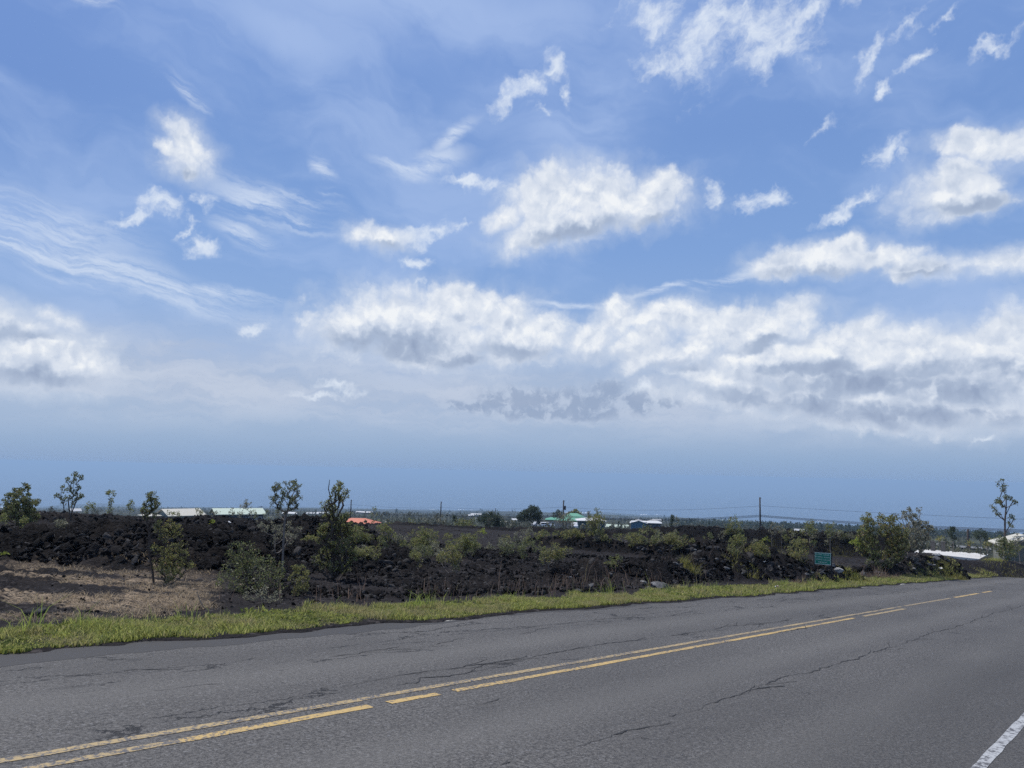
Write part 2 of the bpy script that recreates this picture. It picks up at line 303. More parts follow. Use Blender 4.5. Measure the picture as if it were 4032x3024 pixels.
class MB:                                   # collects quads/tris as python lists
    def __init__(s): s.v = []; s.f = []
    def add(s, vs, fs):
        n = len(s.v); s.v += [tuple(p) for p in vs]; s.f += [tuple(i+n for i in f) for f in fs]; return s
    def box(s, x0, x1, y0, y1, z0, z1):
        return s.add([(x0,y0,z0),(x1,y0,z0),(x1,y1,z0),(x0,y1,z0),(x0,y0,z1),(x1,y0,z1),(x1,y1,z1),(x0,y1,z1)],
                     [(0,3,2,1),(4,5,6,7),(0,1,5,4),(1,2,6,5),(2,3,7,6),(3,0,4,7)])
    def tube(s, pts, radii, n=6, cap=True):
        base = len(s.v); pts = [Vector(p) for p in pts]
        for i, p in enumerate(pts):
            d = (pts[min(i+1,len(pts)-1)]-pts[max(i-1,0)]).normalized()
            a = d.orthogonal().normalized() if abs(d.z) < .95 else Vector((1,0,0)); a = (a-d*a.dot(d)).normalized(); b = d.cross(a)
            for k in range(n):
                t = 2*math.pi*k/n; s.v.append(tuple(p+(a*math.cos(t)+b*math.sin(t))*radii[i]))
        for i in range(len(pts)-1):
            for k in range(n):
                s.f.append((base+i*n+k, base+i*n+(k+1)%n, base+(i+1)*n+(k+1)%n, base+(i+1)*n+k))
        if cap:
            s.f.append(tuple(base+k for k in range(n))[::-1]); s.f.append(tuple(base+(len(pts)-1)*n+k for k in range(n)))
        return s
    def build(s, name, material, parent=None, smooth=False, bevel=0):
        me = bpy.data.meshes.new(name); me.from_pydata(s.v, [], s.f); me.update()
        if smooth:
            for p in me.polygons: p.use_smooth = True
        me.materials.append(material if not isinstance(material, str) else MAT[material])
        o = bpy.data.objects.new(name, me); COL.objects.link(o)
        if parent: o.parent = parent
        if bevel:
            b = o.modifiers.new('bevel', 'BEVEL'); b.width = bevel; b.segments = 2
        return o
def empty(name, loc, rz=0.0, scale=1.0):
    o = bpy.data.objects.new(name, None); COL.objects.link(o); o.location = loc; o.rotation_euler = (0,0,rz)
    o.scale = (scale,)*3 if not isinstance(scale, tuple) else scale; o.empty_display_size = .1
    return o
def tag(o, label=None, cat=None, group=None, kind=None):
    if label: o['label'] = label
    if cat: o['category'] = cat
    if group: o['group'] = group
    if kind: o['kind'] = kind
    return o

# ------------------------------------------------------------------ numpy noise
def _hash(ix, iy, seed):
    h = (ix.astype(np.int64)*374761393 + iy.astype(np.int64)*668265263 + seed*1442695041) & 0xFFFFFFFF
    h = ((h ^ (h >> 13))*1274126177) & 0xFFFFFFFF
    h = (h ^ (h >> 16)) & 0xFFFFFFFF
    return h/4294967296.0
def vn(x, y, seed=0):
    ix = np.floor(x); iy = np.floor(y); fx = x-ix; fy = y-iy
    ux = fx*fx*(3-2*fx); uy = fy*fy*(3-2*fy)
    a = _hash(ix,iy,seed); b = _hash(ix+1,iy,seed); c = _hash(ix,iy+1,seed); d = _hash(ix+1,iy+1,seed)
    return (a*(1-ux)+b*ux)*(1-uy)+(c*(1-ux)+d*ux)*uy
def fbm(x, y, oct=4, seed=0, gain=.5):
    s = 0; a = 1; t = 0
    for o in range(oct):
        s = s+a*vn(x*2**o+17.3*o, y*2**o-9.1*o, seed+o); t += a; a *= gain
    return s/t
def worley(x, y, seed=0):
    """F1, F2 and the random value of the nearest cell"""
    ix = np.floor(x); iy = np.floor(y); f1 = np.full(x.shape, 9.0); f2 = f1.copy(); v = np.zeros(x.shape)
    for i in (-1,0,1):
        for j in (-1,0,1):
            cx = ix+i; cy = iy+j; px_ = cx+_hash(cx,cy,seed); py_ = cy+_hash(cx,cy,seed+5)
            d = np.hypot(x-px_, y-py_); near = d < f1
            f2 = np.where(near, f1, np.minimum(f2, d)); v = np.where(near, _hash(cx,cy,seed+9), v); f1 = np.where(near, d, f1)
    return f1, f2, v
def sstep(a, b, x):
    t = np.clip((x-a)/(b-a), 0, 1); return t*t*(3-2*t)

# ------------------------------------------------------------------ the lie of the land
VP = M_CAM @ Vector(((2530*1.823-2016)/F_SRC, -(1210*1.823-1512)/F_SRC, -1.0))
U = np.array([VP.x, VP.y]); U /= np.linalg.norm(U); G = VP.z/math.hypot(VP.x, VP.y)        # road direction and its fall
NRM = Vector((-G*U[0], -G*U[1], 1.0)).normalized()
EX = Vector((U[0], U[1], G)).normalized(); EY = Vector((-U[1], U[0], 0)); EZ = EX.cross(EY)
ROADM = Matrix(((EX.x,EY.x,EZ.x,0),(EX.y,EY.y,EZ.y,0),(EX.z,EY.z,EZ.z,0),(0,0,0,1)))
def road_ab(px, py):                  # photo pixel -> metres along and across the road plane
    d = ray(px, py); t = -CAMZ/d.dot(EZ) if True else 0
    p = Vector((0,0,CAMZ))+d*((Vector((0,0,0))-Vector((0,0,CAMZ))).dot(EZ)/d.dot(EZ)); return p.dot(EX), p.dot(EY)
def road_pt(a, b, h=0.0): return EX*a+EY*b+EZ*h
def edge_b(a): return 8.18-0.014*a+0.22*(vn(np.asarray(a)*1.3, np.asarray(a)*0, 3)-.5)+.10*(vn(np.asarray(a)*4.1, np.asarray(a)*0, 13)-.5)+0.12*(vn(np.asarray(a)*.25, np.asarray(a)*0, 4)-.5)
S = 1.823
def bump_at(x, y, dist, sig, rough=1.0): return (x*S, y*S, dist, sig, rough)
# crests of the lava rubble banks: (pixel x, pixel y of the crest in the 2212 px view, distance, half width)
BANKS = [
 [(-260,1152,20,2.3),(-80,1152,20,2.3),(0,1153,20,2.4),(120,1151,20,2.4),(250,1146,19.5,2.3),(335,1143,19,2.3),(430,1147,19,2.2),(520,1162,19,2.0),(600,1178,19,1.7),(700,1183,19.5,1.6),(790,1196,20,1.3)],
 [(-60,1122,36,1.6),(30,1118,36,1.6),(95,1112,36,1.5),(140,1116,36.9,1.4),(190,1121,37.8,1.3),(300,1122,39.6,1.3),(380,1128,40.5,1.2),(455,1118,40.5,1.5),(520,1125,41.4,1.2),(600,1128,41.4,1.2),(690,1128,41.4,1.2)],
 [(630,1128,31,1.4),(665,1121,31,1.6),(700,1124,31,1.6),(745,1133,31,1.4),(775,1145,30,1.1),(800,1160,29,.9)],
 [(830,1138,73.2,1.61),(1000,1141,73.2,1.61),(1100,1142,73.2,1.72),(1180,1141,73.2,1.72),(1260,1145,70.8,1.72),(1350,1146,72.8,1.84),(1430,1141,70.2,2.3),(1490,1139,68.9,2.42),(1545,1141,68.9,2.07),(1600,1147,68.9,1.95),(1660,1145,67.6,1.84),(1740,1150,67.6,1.84),(1850,1153,67.6,1.95),(1920,1158,67.6,1.84)],
 [(1145,1172,42.6,0.9),(1175,1165,41.4,1.27),(1230,1161,41.4,1.35),(1275,1162,40.3,1.2),(1330,1174,39.2,0.98),(1420,1181,38.1,0.9)],
 [(1380,1178,39.8,1.05),(1450,1174,38.6,1.2),(1520,1170,38.6,1.2),(1600,1176,37.4,1.12),(1650,1186,36.3,0.9)],
 [(830,1198,25,1.5),(900,1194,26,1.6),(990,1196,27,1.5),(1080,1196,28,1.3),(1150,1200,29,1.0)],
 [(1225,1236,19.5,.7),(1300,1222,21,.8),(1400,1217,22,.8),(1470,1210,24,.9),(1540,1201,26,1.1),(1620,1201,27.5,1.1),(1700,1208,29,1.0),(1780,1218,30.5,.8),(1830,1232,31,.5)],
 [(1880,1226,38,0.5),(1940,1212,40,0.8),(2000,1205,42,0.9),(2045,1209,43,0.8)],
 [(1975,1196,50,1.2),(2010,1196,50,1.3),(2050,1206,51,1.3),(2100,1212,52,1.3),(2160,1211,54,1.4),(2240,1216,58,1.4)],
]
DEP_AZ = np.array([-40., -15., 0., 14., 22., 40.])
DEP_R = np.array([0., 150., 250., 400., 1000., 2500., 6750., 12000.])
DEP = np.array([
 [.080,.080,.071,.0640,.0570,.0535,.0519,.0517],
 [.080,.080,.071,.0640,.0570,.0535,.0519,.0517],
 [.078,.078,.071,.0650,.0572,.0535,.0519,.0517],
 [.078,.078,.072,.0660,.0585,.0560,.0535,.0535],
 [.079,.079,.0735,.0680,.0572,.0575,.0560,.0560],
 [.082,.082,.0745,.0670,.0560,.0575,.0562,.0562]])
def dep(az, r):
    lr = np.log(np.clip(r, 60, 11999)); LR = np.log(np.maximum(DEP_R, 60)); LR[0] = LR[1]-1
    j = np.clip(np.searchsorted(LR, lr, side='right')-1, 0, len(LR)-2); tj = np.clip((lr-LR[j])/(LR[j+1]-LR[j]), 0, 1)
    a = np.clip(az, -39.99, 39.99); i = np.clip(np.searchsorted(DEP_AZ, a, side='right')-1, 0, len(DEP_AZ)-2)
    ti = (a-DEP_AZ[i])/(DEP_AZ[i+1]-DEP_AZ[i])
    return (DEP[i,j]*(1-tj)+DEP[i,j+1]*tj)*(1-ti)+(DEP[i+1,j]*(1-tj)+DEP[i+1,j+1]*tj)*ti
HILLS = [(2398,2009,5200,85,2022),(2478,2007,5300,75,2022),(2190,2008,5600,70,2018),(1905,2007,5600,120,2014),(330,1983,6000,260,1994),(430,1985,6200,200,1994),(1100,2003,5800,400,2008),(2330,2014,5500,160,2020),(2560,2016,5400,160,2022)]
_h = []
for (px_, py_, r_, sg, pb) in HILLS:
    a_, b_ = at(px_, py_, r_), at(px_, pb, r_); _h.append((a_.x, a_.y, a_.z-b_.z+2, sg))
def z_base(x, y):
    x = np.asarray(x, float); y = np.asarray(y, float); r = np.hypot(x, y); az = np.degrees(np.arctan2(x, y))
    a = x*U[0]+y*U[1]; zn = G*np.clip(a, -80, 400)
    zf = CAMZ-dep(az, np.maximum(r, 20))*r
    lf_ = sstep(-4, -14, az); t = sstep(52-12*lf_, 150-62*lf_, r)
    front = sstep(-120, -60, -np.abs(az))
    z = zn*(1-t*front)+zf*t*front
    rr = sstep(200, 600, r)
    z = z+rr*(fbm(x/260, y/260, 4, 51)-.5)*np.clip(r*.010, 0, 22)*front
    for hx, hy, hh, sg in _h:
        d = np.hypot(x-hx, y-hy)/sg; z = z+hh*np.exp(-d**2.2*.9)
    return z
_segs = []
def _prep():
    for bank in BANKS:
        pts = []
        for (px_, py_, d, sg) in bank:
            p = at(px_*S, py_*S, d); pts.append((p.x, p.y, max(.12, p.z-float(z_base(p.x, p.y))), sg))
        _segs.append(pts)
_prep()
def banks(x, y):
    """height added by the rubble banks and how rough the ground is there"""
    H = np.zeros(np.shape(x)); Rg = np.zeros(np.shape(x))
    for pts, rf_ in zip(_segs, (1,.8,1,1,1,1,.7,.85,.85,.05)):
        best = np.zeros(np.shape(x)); br = np.zeros(np.shape(x))
        for (x0,y0,h0,s0),(x1,y1,h1,s1) in zip(pts[:-1], pts[1:]):
            dx_, dy_ = x1-x0, y1-y0; L = dx_*dx_+dy_*dy_
            t = np.clip(((x-x0)*dx_+(y-y0)*dy_)/L, 0, 1); d = np.hypot(x-x0-dx_*t, y-y0-dy_*t)
            hh = h0+(h1-h0)*t; ss = s0+(s1-s0)*t; q = d/ss
            g = 1-sstep(.25, 1.45, q); best = np.maximum(best, hh*g); br = np.maximum(br, 1-sstep(1.0, 1.7, q))
        H = np.maximum(H, best); Rg = np.maximum(Rg, br*rf_)
    return H, Rg
def ground_z(x, y):
    x = np.asarray(x, float); y = np.asarray(y, float)
    H, Rg = banks(x, y); z = z_base(x, y)+H
    a = x*U[0]+y*U[1]; b = -x*U[1]+y*U[0]
    on = sstep(edge_b(a)-.08, edge_b(a)-.40, b)*sstep(-9.5, -8.5, b)
    return z-.14*on+0.02
def drop(px, py, lo=4.0, hi=900.0):
    """where the ray through a photo pixel meets the ground"""
    d = ray(px, py); n = math.hypot(d.x, d.y); r_ = lo
    prev = lo
    rs = np.geomspace(lo, hi, 900); X = d.x/n*rs; Y = d.y/n*rs; Z = CAMZ+d.z/n*rs
    g = ground_z(X, Y); w_ = np.nonzero(g >= Z)[0]
    i = w_[0] if len(w_) else 899
    return Vector((X[i], Y[i], g[i]))
def on_ground(x, y): return Vector((x, y, float(ground_z(x, y))))

# ------------------------------------------------------------------ ground sheet
def build_ground():
    az = np.concatenate([np.arange(-180, -46, 4.0), np.arange(-46, 46, 0.135), np.arange(46, 180, 4.0)])
    rs = [2.0]
    while rs[-1] < 12000:
        r_ = rs[-1]; k = .030 if r_ < 9 else .0052 if r_ < 75 else .012 if r_ < 400 else .03
        rs.append(r_*(1+k))
    rs = np.array(rs); A, Rr = np.meshgrid(np.radians(az), rs)
    x = np.sin(A)*Rr; y = np.cos(A)*Rr; z = ground_z(x, y); r = Rr
    H, Rg = banks(x, y); a = x*U[0]+y*U[1]; b = -x*U[1]+y*U[0]
    field = sstep(9.6, 10.6, b-edge_b(a)+8.18)
    patch = sstep(.50, .62, fbm(x/4.5, y/4.5, 3, 77))*field*(1-sstep(60, 90, r))
    # rough mid-ground in the middle of the picture, smoother cinder elsewhere
    cen = field*sstep(-14, -8, np.degrees(np.arctan2(x,y)))*(1-sstep(10, 17, np.degrees(np.arctan2(x,y))))*(1-sstep(22, 30, r))
    rough = np.clip(np.maximum(Rg*field, np.maximum(.35*patch, .6*cen*sstep(.38, .5, fbm(x/2.2, y/2.2, 2, 78)))), 0, 1)
    wx = x+.5*(fbm(x*1.1, y*1.1, 2, 5)-.5); wy = y+.5*(fbm(x*1.1, y*1.1, 2, 6)-.5)
    f1, f2, v = worley(wx*2.1, wy*2.1, 11); g1, g2, gv = worley(wx*5.5, wy*5.5, 21)
    block = np.clip((f2-f1)*2.2, 0, 1)**.6*(.05+.16*v)+np.clip((g2-g1)*2, 0, 1)**.6*(.03+.13*gv)
    fade = 1-sstep(70, 110, r)
    z = z+rough*fade*(block-.12+.16*(fbm(x*.8, y*.8, 3, 9)-.5))
    z = z+field*fade*(.03*(fbm(x*1.5, y*1.5, 4, 31)-.5)+.03*np.clip((g2-g1)*2,0,1)*(1-rough))
    z = z+(1-field)*.03*(fbm(x*4, y*4, 2, 33)-.5)
    # dry grass flat at the left, beside the big bank
    azd = np.degrees(np.arctan2(x, y))
    dry = field*(1-sstep(-23.5, -19, azd))*(1-sstep(13.5, 17.5, r+1.5*(fbm(x*.7, y*.7, 2, 8)-.5)))*(1-sstep(.05,.35,Rg*H))
    dry = dry*sstep(.44, .54, fbm(x*1.0+4*0, y*2.2, 4, 61))
    d2 = np.zeros_like(x)
    for (px_, py_, rad) in ((3050,2170,.6),(3110,2182,.6),(3285,2176,.6),(3340,2176,.7),(2960,2180,.3)):
        p = drop(px_, py_); d2 = np.maximum(d2, 1-sstep(.4, 1.2, np.hypot(x-p.x, (y-p.y)*.6)/rad))
    veg = sstep(75, 150, r)*(.5+.5*sstep(.35, .6, fbm(x/40, y/40, 3, 71)))
    n, m = z.shape; idx = np.arange(n*m).reshape(n, m)
    j2 = (np.arange(m)+1) % m
    f = np.stack([idx[:-1,:], idx[:-1,:][:,j2], idx[1:,:][:,j2], idx[1:,:]], -1).reshape(-1, 4)
    o = mesh_np('ground', np.stack([x, y, z], -1).reshape(-1, 3), f, None, False, None,
        dict(rough=rough.ravel(), dry=np.clip(dry, 0, 1).ravel(), green=(d2*0).ravel(), veg=veg.ravel(), field=field.ravel()))
    # cap below the viewer
    return tag(o, kind='structure')
m, N, p = mat('lava_ground')
oc = N.node('ShaderNodeTexCoord').outputs['Object']
rough_, dry_, veg_, green_ = N.attr('rough'), N.attr('dry'), N.attr('veg'), N.attr('green')
nf = N.noise(oc, 9.0, 6, .7); nm = N.noise(oc, 1.3, 5, .6); nl = N.noise(oc, .12, 4, .55)
vcell = N.voro(oc, 14.0, out='Color'); vr = N.sep(vcell)[0]
cinder = N.mix(nm, (.014,.0132,.014), (.030,.0275,.029))
cinder = N.mix(N.ramp(vr, .86, 1.0), cinder, (.055,.050,.050))
cinder = N.mix(N.ramp(nf, .62, .8), cinder, (.030,.026,.026))
lava = N.mix(N.ramp(nf, .3, .75), (.003,.003,.0035), (.017,.016,.017))
lava = N.mix(N.ramp(N.noise(oc, .55, 4, .6), .48, .68, 0, .55), lava, (.034,.029,.027))
g = N.mix(rough_, cinder, lava)
straw = N.mix(N.noise(oc, 16, 6, .75), (.075,.058,.044), (.48,.38,.27))
straw = N.mix(N.ramp(nm, .35, .6), straw, (.27,.21,.15))
dm = N.math('MULTIPLY', dry_, N.ramp(N.noise(N.mapping(oc, scale=(1,1.9,1)), 5.0, 7, .8), .42, .56))
g = N.mix(N.math('MULTIPLY', dm, .95), g, straw)
g = N.mix(N.math('MULTIPLY', green_, N.ramp(nf, .4, .6, .0, .8)), g, (.14,.15,.045))
# distant plain: scrub, lava flows, dry slopes
nb1 = N.noise(oc, .0032, 6, .62); nb2 = N.noise(oc, .02, 6, .65); nb3 = N.noise(oc, .15, 5, .7)
scrub = N.mix(N.ramp(nb2, .35, .65), (.030,.038,.026), (.085,.088,.055))
scrub = N.mix(N.ramp(nb3, .4, .7), scrub, (.022,.027,.020))
scrub = N.mix(N.ramp(nb1, .56, .66), scrub, (.05,.046,.042))
px_, py_, pz_ = N.sep(oc)[:3]
# pale grassland towards the coast on the right
azf = N.math('ARCTAN2', px_, py_); dist = N.math('SQRT', N.math('ADD', N.math('MULTIPLY', px_, px_), N.math('MULTIPLY', py_, py_)))
gl = N.math('MULTIPLY', N.ramp(azf, .20, .24), N.ramp(azf, .42, .36))
gl = N.math('MULTIPLY', gl, N.ramp(N.math('ADD', dist, N.math('MULTIPLY', N.math('SUBTRACT', nb1, .5), 1200)), 3300, 4000))
scrub = N.mix(N.math('MULTIPLY', gl, N.ramp(N.noise(oc, .004, 5, .6), .38, .55)), scrub, (.30,.32,.20))
g = N.mix(veg_, g, scrub)
N.l.new(g, p.inputs['Base Color']); p.inputs['Roughness'].default_value = .95; p.inputs['Specular IOR Level'].default_value = .04
bh = N.math('ADD', N.math('MULTIPLY', nf, .6), N.math('MULTIPLY', N.voro(oc, 22.0), -.5))
N.l.new(N.bump(bh, .9, .05), p.inputs['Normal'])
ground = build_ground(); ground.data.materials.append(m)

# sea out to the horizon
m, N, p = mat('sea_water'); oc = N.node('ShaderNodeTexCoord').outputs['Object']
N.l.new(N.mix(N.noise(oc, .0006, 3), (.008,.030,.065), (.012,.040,.08)), p.inputs['Base Color']); p.inputs['Roughness'].default_value = .35
N.l.new(N.bump(N.noise(oc, .02, 4, .6), .5, 6.0), p.inputs['Normal'])
SEA_Z = CAMZ-348.0
ang = np.radians(np.arange(-180, 180, 3.0)); sv = [(0,0,SEA_Z)]; sf = []
rings = [3000, 8000, 20000, 62000]
for r_ in rings: sv += [(math.sin(t)*r_, math.cos(t)*r_, SEA_Z) for t in ang]
k = len(ang)
for i in range(len(rings)-1):
    for j in range(k): sf.append((1+i*k+j, 1+i*k+(j+1)%k, 1+(i+1)*k+(j+1)%k, 1+(i+1)*k+j))
tag(mesh_np('sea', sv[0:], sf, m), kind='structure')
# flat white strips along parts of the coast, just above the water
m, N, p = mat('coast_white'); p.inputs['Base Color'].default_value = (.9,.92,.92,1); p.inputs['Roughness'].default_value = .8
mb = MB()
for (x0, x1, yy, th) in ((1690,1712,2009.6,1),(1802,1830,2011.6,1),(1850,1868,2010.8,1.4),(2222,2335,2011.5,2.2),(2520,2552,2018,1.0),(2575,2600,2019,1.4),(535,562,1997,1.4),(0,18,1975,1.5),(3215,3245,2040,1.4)):
    n = 14
    for i in range(n):
        xa = x0+(x1-x0)*i/n; xb = x0+(x1-x0)*(i+1)/n; dd = 6750+60*math.sin(i*1.3)
        za = SEA_Z+1.2
        def P(px, far):
            d = ray(px, yy); q = math.hypot(d.x, d.y); R_ = dd+far; return (d.x/q*R_, d.y/q*R_, za)
        t_ = 70+60*th*math.sin(math.pi*(i+.5)/n)
        mb.add([P(xa,0),P(xb,0),P(xb,t_),P(xa,t_)], [(0,1,2,3)])
tag(mb.build('coast_strips', m), kind='structure')

# ------------------------------------------------------------------ road
m, N, p = mat('asphalt'); oc = N.node('ShaderNodeTexCoord').outputs['Object']
X_, Y_, Z_ = N.sep(oc)[:3]
ag = N.voro(oc, 95.0, out='Color'); agr = N.sep(ag)[0]
ag2 = N.noise(oc, 60.0, 4, .8); wide = N.noise(N.mapping(oc, scale=(.25,1,1)), .8, 5, .6); blot = N.noise(oc, 2.4, 5, .65)
base = N.mix(N.ramp(agr, 0.0, 1.0, smooth=False), (.022,.021,.0205), (.147,.140,.131))
base = N.mix(N.ramp(ag2, .42, .72), base, (.022,.0215,.024))
base = N.mix(N.ramp(N.noise(oc, 34, 5, .85), .44, .60, 0, .75), base, (.168,.161,.152))
base = N.mix(N.ramp(N.noise(oc, 27, 5, .85), .50, .60, 0, .8), base, (.022,.0215,.023))
base = N.mix(N.ramp(N.sep(N.voro(oc, 62.0, out='Color'))[0], .94, .98, 0, .6), base, (.21,.208,.21))
base = N.mix(N.ramp(wide, .35, .7, 0, .6), base, (.055,.053,.052))
base = N.mix(N.ramp(blot, .58, .75, 0, .3), base, (.036,.036,.039))
wheel = N.math('ADD', N.ramp(N.math('ABSOLUTE', N.math('SUBTRACT', Y_, 2.15)), .55, 0), N.ramp(N.math('ABSOLUTE', N.math('SUBTRACT', Y_, 3.85)), .5, 0))
wheel = N.math('ADD', wheel, N.ramp(N.math('ABSOLUTE', N.math('SUBTRACT', Y_, 6.2)), .6, 0))
base = N.mix(N.math('MULTIPLY', wheel, .38, clamp=True), base, (.134,.129,.121))
base = N.mix(N.ramp(N.math('ADD', Y_, N.math('MULTIPLY', N.noise(N.mapping(oc, scale=(.3,1,1)), 1.2, 4, .6), 1.1)), 3.5, 2.3, 0, .42), base, (.045,.044,.043))
# short ragged cracks and flaked patches near both lane edges
cn = N.noise(N.mapping(oc, scale=(.45,2.2,1)), 2.2, 6, .72)
zone = N.math('MAXIMUM', N.ramp(N.math('ABSOLUTE', N.math('SUBTRACT', Y_, 7.0)), 1.2, .2), N.math('MAXIMUM', N.math('MULTIPLY', N.ramp(N.math('ABSOLUTE', N.math('SUBTRACT', Y_, 5.3)), .7, .1), .75), N.math('MULTIPLY', N.ramp(N.math('ABSOLUTE', N.math('SUBTRACT', Y_, 3.0)), .6, .1), .45)))
vc = N.voro(N.vmath('ADD', N.mapping(oc, scale=(.28,1.7,1)), N.vmath('SCALE', N.noise(oc, 5.0, 5, .7, out='Color'), scale=.35)), 1.5, 'DISTANCE_TO_EDGE')
crk = N.math('MULTIPLY', N.ramp(vc, .022, .006), N.ramp(N.math('MULTIPLY', N.noise(oc, .9, 4, .65), N.math('ADD', .62, N.math('MULTIPLY', zone, .38))), .47, .53))
fl = N.math('MULTIPLY', N.ramp(cn, .62, .66), zone)
base = N.mix(N.math('MULTIPLY', fl, .35), base, (.022,.0215,.023))
base = N.mix(crk, base, (.015,.015,.017))
N.l.new(base, p.inputs['Base Color']); p.inputs['Roughness'].default_value = .78; p.inputs['Specular IOR Level'].default_value = .35
hh = N.math('SUBTRACT', N.math('ADD', agr, N.math('MULTIPLY', ag2, .8)), N.math('ADD', N.math('MULTIPLY', crk, 3), fl))
N.l.new(N.bump(hh, .8, .010), p.inputs['Normal'])
MAT['asphalt'] = m
def strip(name, a0, a1, b0, b1, h, material, n=None, wob=0.0, seed=1, kind='structure'):
    """a strip lying on the road plane between two across-values (numbers or functions of the along-value)"""
    n = n or max(2, int((a1-a0)/.25)); A = np.linspace(a0, a1, n+1)
    f0 = b0(A) if callable(b0) else np.full(n+1, b0); f1 = b1(A) if callable(b1) else np.full(n+1, b1)
    if wob:
        f0 = f0+wob*(vn(A*9, A*0, seed)-.5); f1 = f1+wob*(vn(A*9, A*0, seed+1)-.5)
    v = np.zeros((n+1, 2, 3)); v[:,0,0] = A; v[:,1,0] = A; v[:,0,1] = f0; v[:,1,1] = f1; v[:,:,2] = h
    i = np.arange(n)*2; f = np.stack([i, i+2, i+3, i+1], -1)
    o = mesh_np(name, v.reshape(-1, 3), f, material); o.matrix_world = ROADM
    return tag(o, kind=kind) if kind else o
A_ = np.linspace(-40, 170, 841); Bq = np.linspace(0, 1, 9)
left_ = edge_b(A_)+.02; rv = np.zeros((841, 9, 3)); rv[...,0] = A_[:,None]; rv[...,1] = -6+(left_[:,None]+6)*Bq[None,:]
i = np.arange(841*9).reshape(841, 9); rf = np.stack([i[:-1,:-1], i[1:,:-1], i[1:,1:], i[:-1,1:]], -1).reshape(-1, 4)
road = mesh_np('road', rv.reshape(-1, 3), rf, m); road.matrix_world = ROADM; tag(road, kind='structure')
# darker loose-chip shoulder patch along the verge
m, N, p = mat('fresh_asphalt'); oc = N.node('ShaderNodeTexCoord').outputs['Object']
N.l.new(N.mix(N.noise(oc, 70, 4, .8), (.012,.012,.013), (.05,.049,.051)), p.inputs['Base Color']); p.inputs['Roughness'].default_value = .85
N.l.new(N.bump(N.noise(oc, 60, 3, .7), .6, .008), p.inputs['Normal']); MAT['fresh_asphalt'] = m
strip('road_patch', -6, 9.4, lambda a: 7.42-.0*a+.10*np.sin(a*.7)+.07*(a-2)*(a > 2), lambda a: edge_b(a)+.01, .0015, m, wob=.10)
strip('road_shoulder', 9.4, 150, lambda a: edge_b(a)-.16-.14*vn(a*.5, a*0, 12), lambda a: edge_b(a)+.012, .0015, m, wob=.08)
def paint(name, col, wear, base=(.05,.049,.052), sc_=26.0):
    m, N, p = mat(name); oc = N.node('ShaderNodeTexCoord').outputs['Object']
    k = N.ramp(N.math('ADD', N.noise(oc, sc_, 5, .75), N.math('MULTIPLY', N.math('SUBTRACT', N.noise(oc, 1.2, 3), .5), .35)), wear-.05, wear+.06)
    c = N.mix(k, N.mix(N.noise(oc, 60, 3, .7), base, tuple(v*1.9 for v in base)), N.mix(N.noise(oc, 40, 3), col, tuple(v*.75 for v in col)))
    N.l.new(c, p.inputs['Base Color']); p.inputs['Roughness'].default_value = .7; N.l.new(N.bump(N.noise(oc, 60, 3, .7), .4, .004), p.inputs['Normal'])
    return m
yel = paint('yellow_paint', (.48,.33,.115), .45); yel_old = paint('yellow_paint_worn', (.38,.28,.13), .49); yel_faint = paint('yellow_paint_faint', (.26,.22,.15), .53)
whi = paint('white_paint_worn', (.40,.41,.415), .49, (.05,.049,.052), 18.0); whi_old = paint('white_paint_faint', (.45,.44,.38), .48)
ab = lambda x, y: road_ab(x*S, y*S)
B1, B2 = 4.83, 5.03
def line_a(x, y): return ab(x, y)[0]
def mark(name, x0, y0, x1, y1, b, wd, m_, h=.003, lab=None):
    return strip(name, ab(x0,y0)[0] if x0 is not None else -30, ab(x1,y1)[0], b-wd/2, b+wd/2, h, m_, wob=.018, seed=int(x1))
mark('yellow_line', None, None, 405, 1608, B1, .085, yel_old)
mark('yellow_line', 405, 1608, 805, 1527, B1, .090, yel)
mark('yellow_line', 845, 1520, 950, 1500, B1, .080, yel)
mark('yellow_line', 980, 1492, 1845, 1335, B1, .080, yel)
mark('yellow_line', 1862, 1331, 1955, 1315, B1, .09, yel_old)
mark('yellow_line', None, None, 1960, 1312, B2+.01, .082, yel_old)
mark('yellow_line', 1972, 1311, 2078, 1295, B2, .09, yel_old)
mark('yellow_line', 2085, 1293, 2135, 1284, B2, .11, yel); mark('yellow_line', 2142, 1282, 2160, 1279, B2, .11, yel)
strip('yellow_line', 52, 150, B2-.06, B2+.06, .003, yel); strip('yellow_line', 47, 150, B1-.06, B1+.06, .003, yel)
strip('white_line', -30, 150, 1.085, 1.168, .003, whi, wob=.012)
for (x0, x1) in ((1440,1458),(1618,1657),(830,850),(890,935),(975,1010),(1035,1075),(1830,1850),(1905,1935)):
    y_ = 1318-(x0-1100)*.0702; a0 = ab(x0, y_)[0]; a1 = ab(x1, y_-(x1-x0)*.07)[0]
    strip('white_line', a0, a1, float(edge_b(a0))-.10, float(edge_b(a1))-.02, .0035, whi_old, wob=.05)
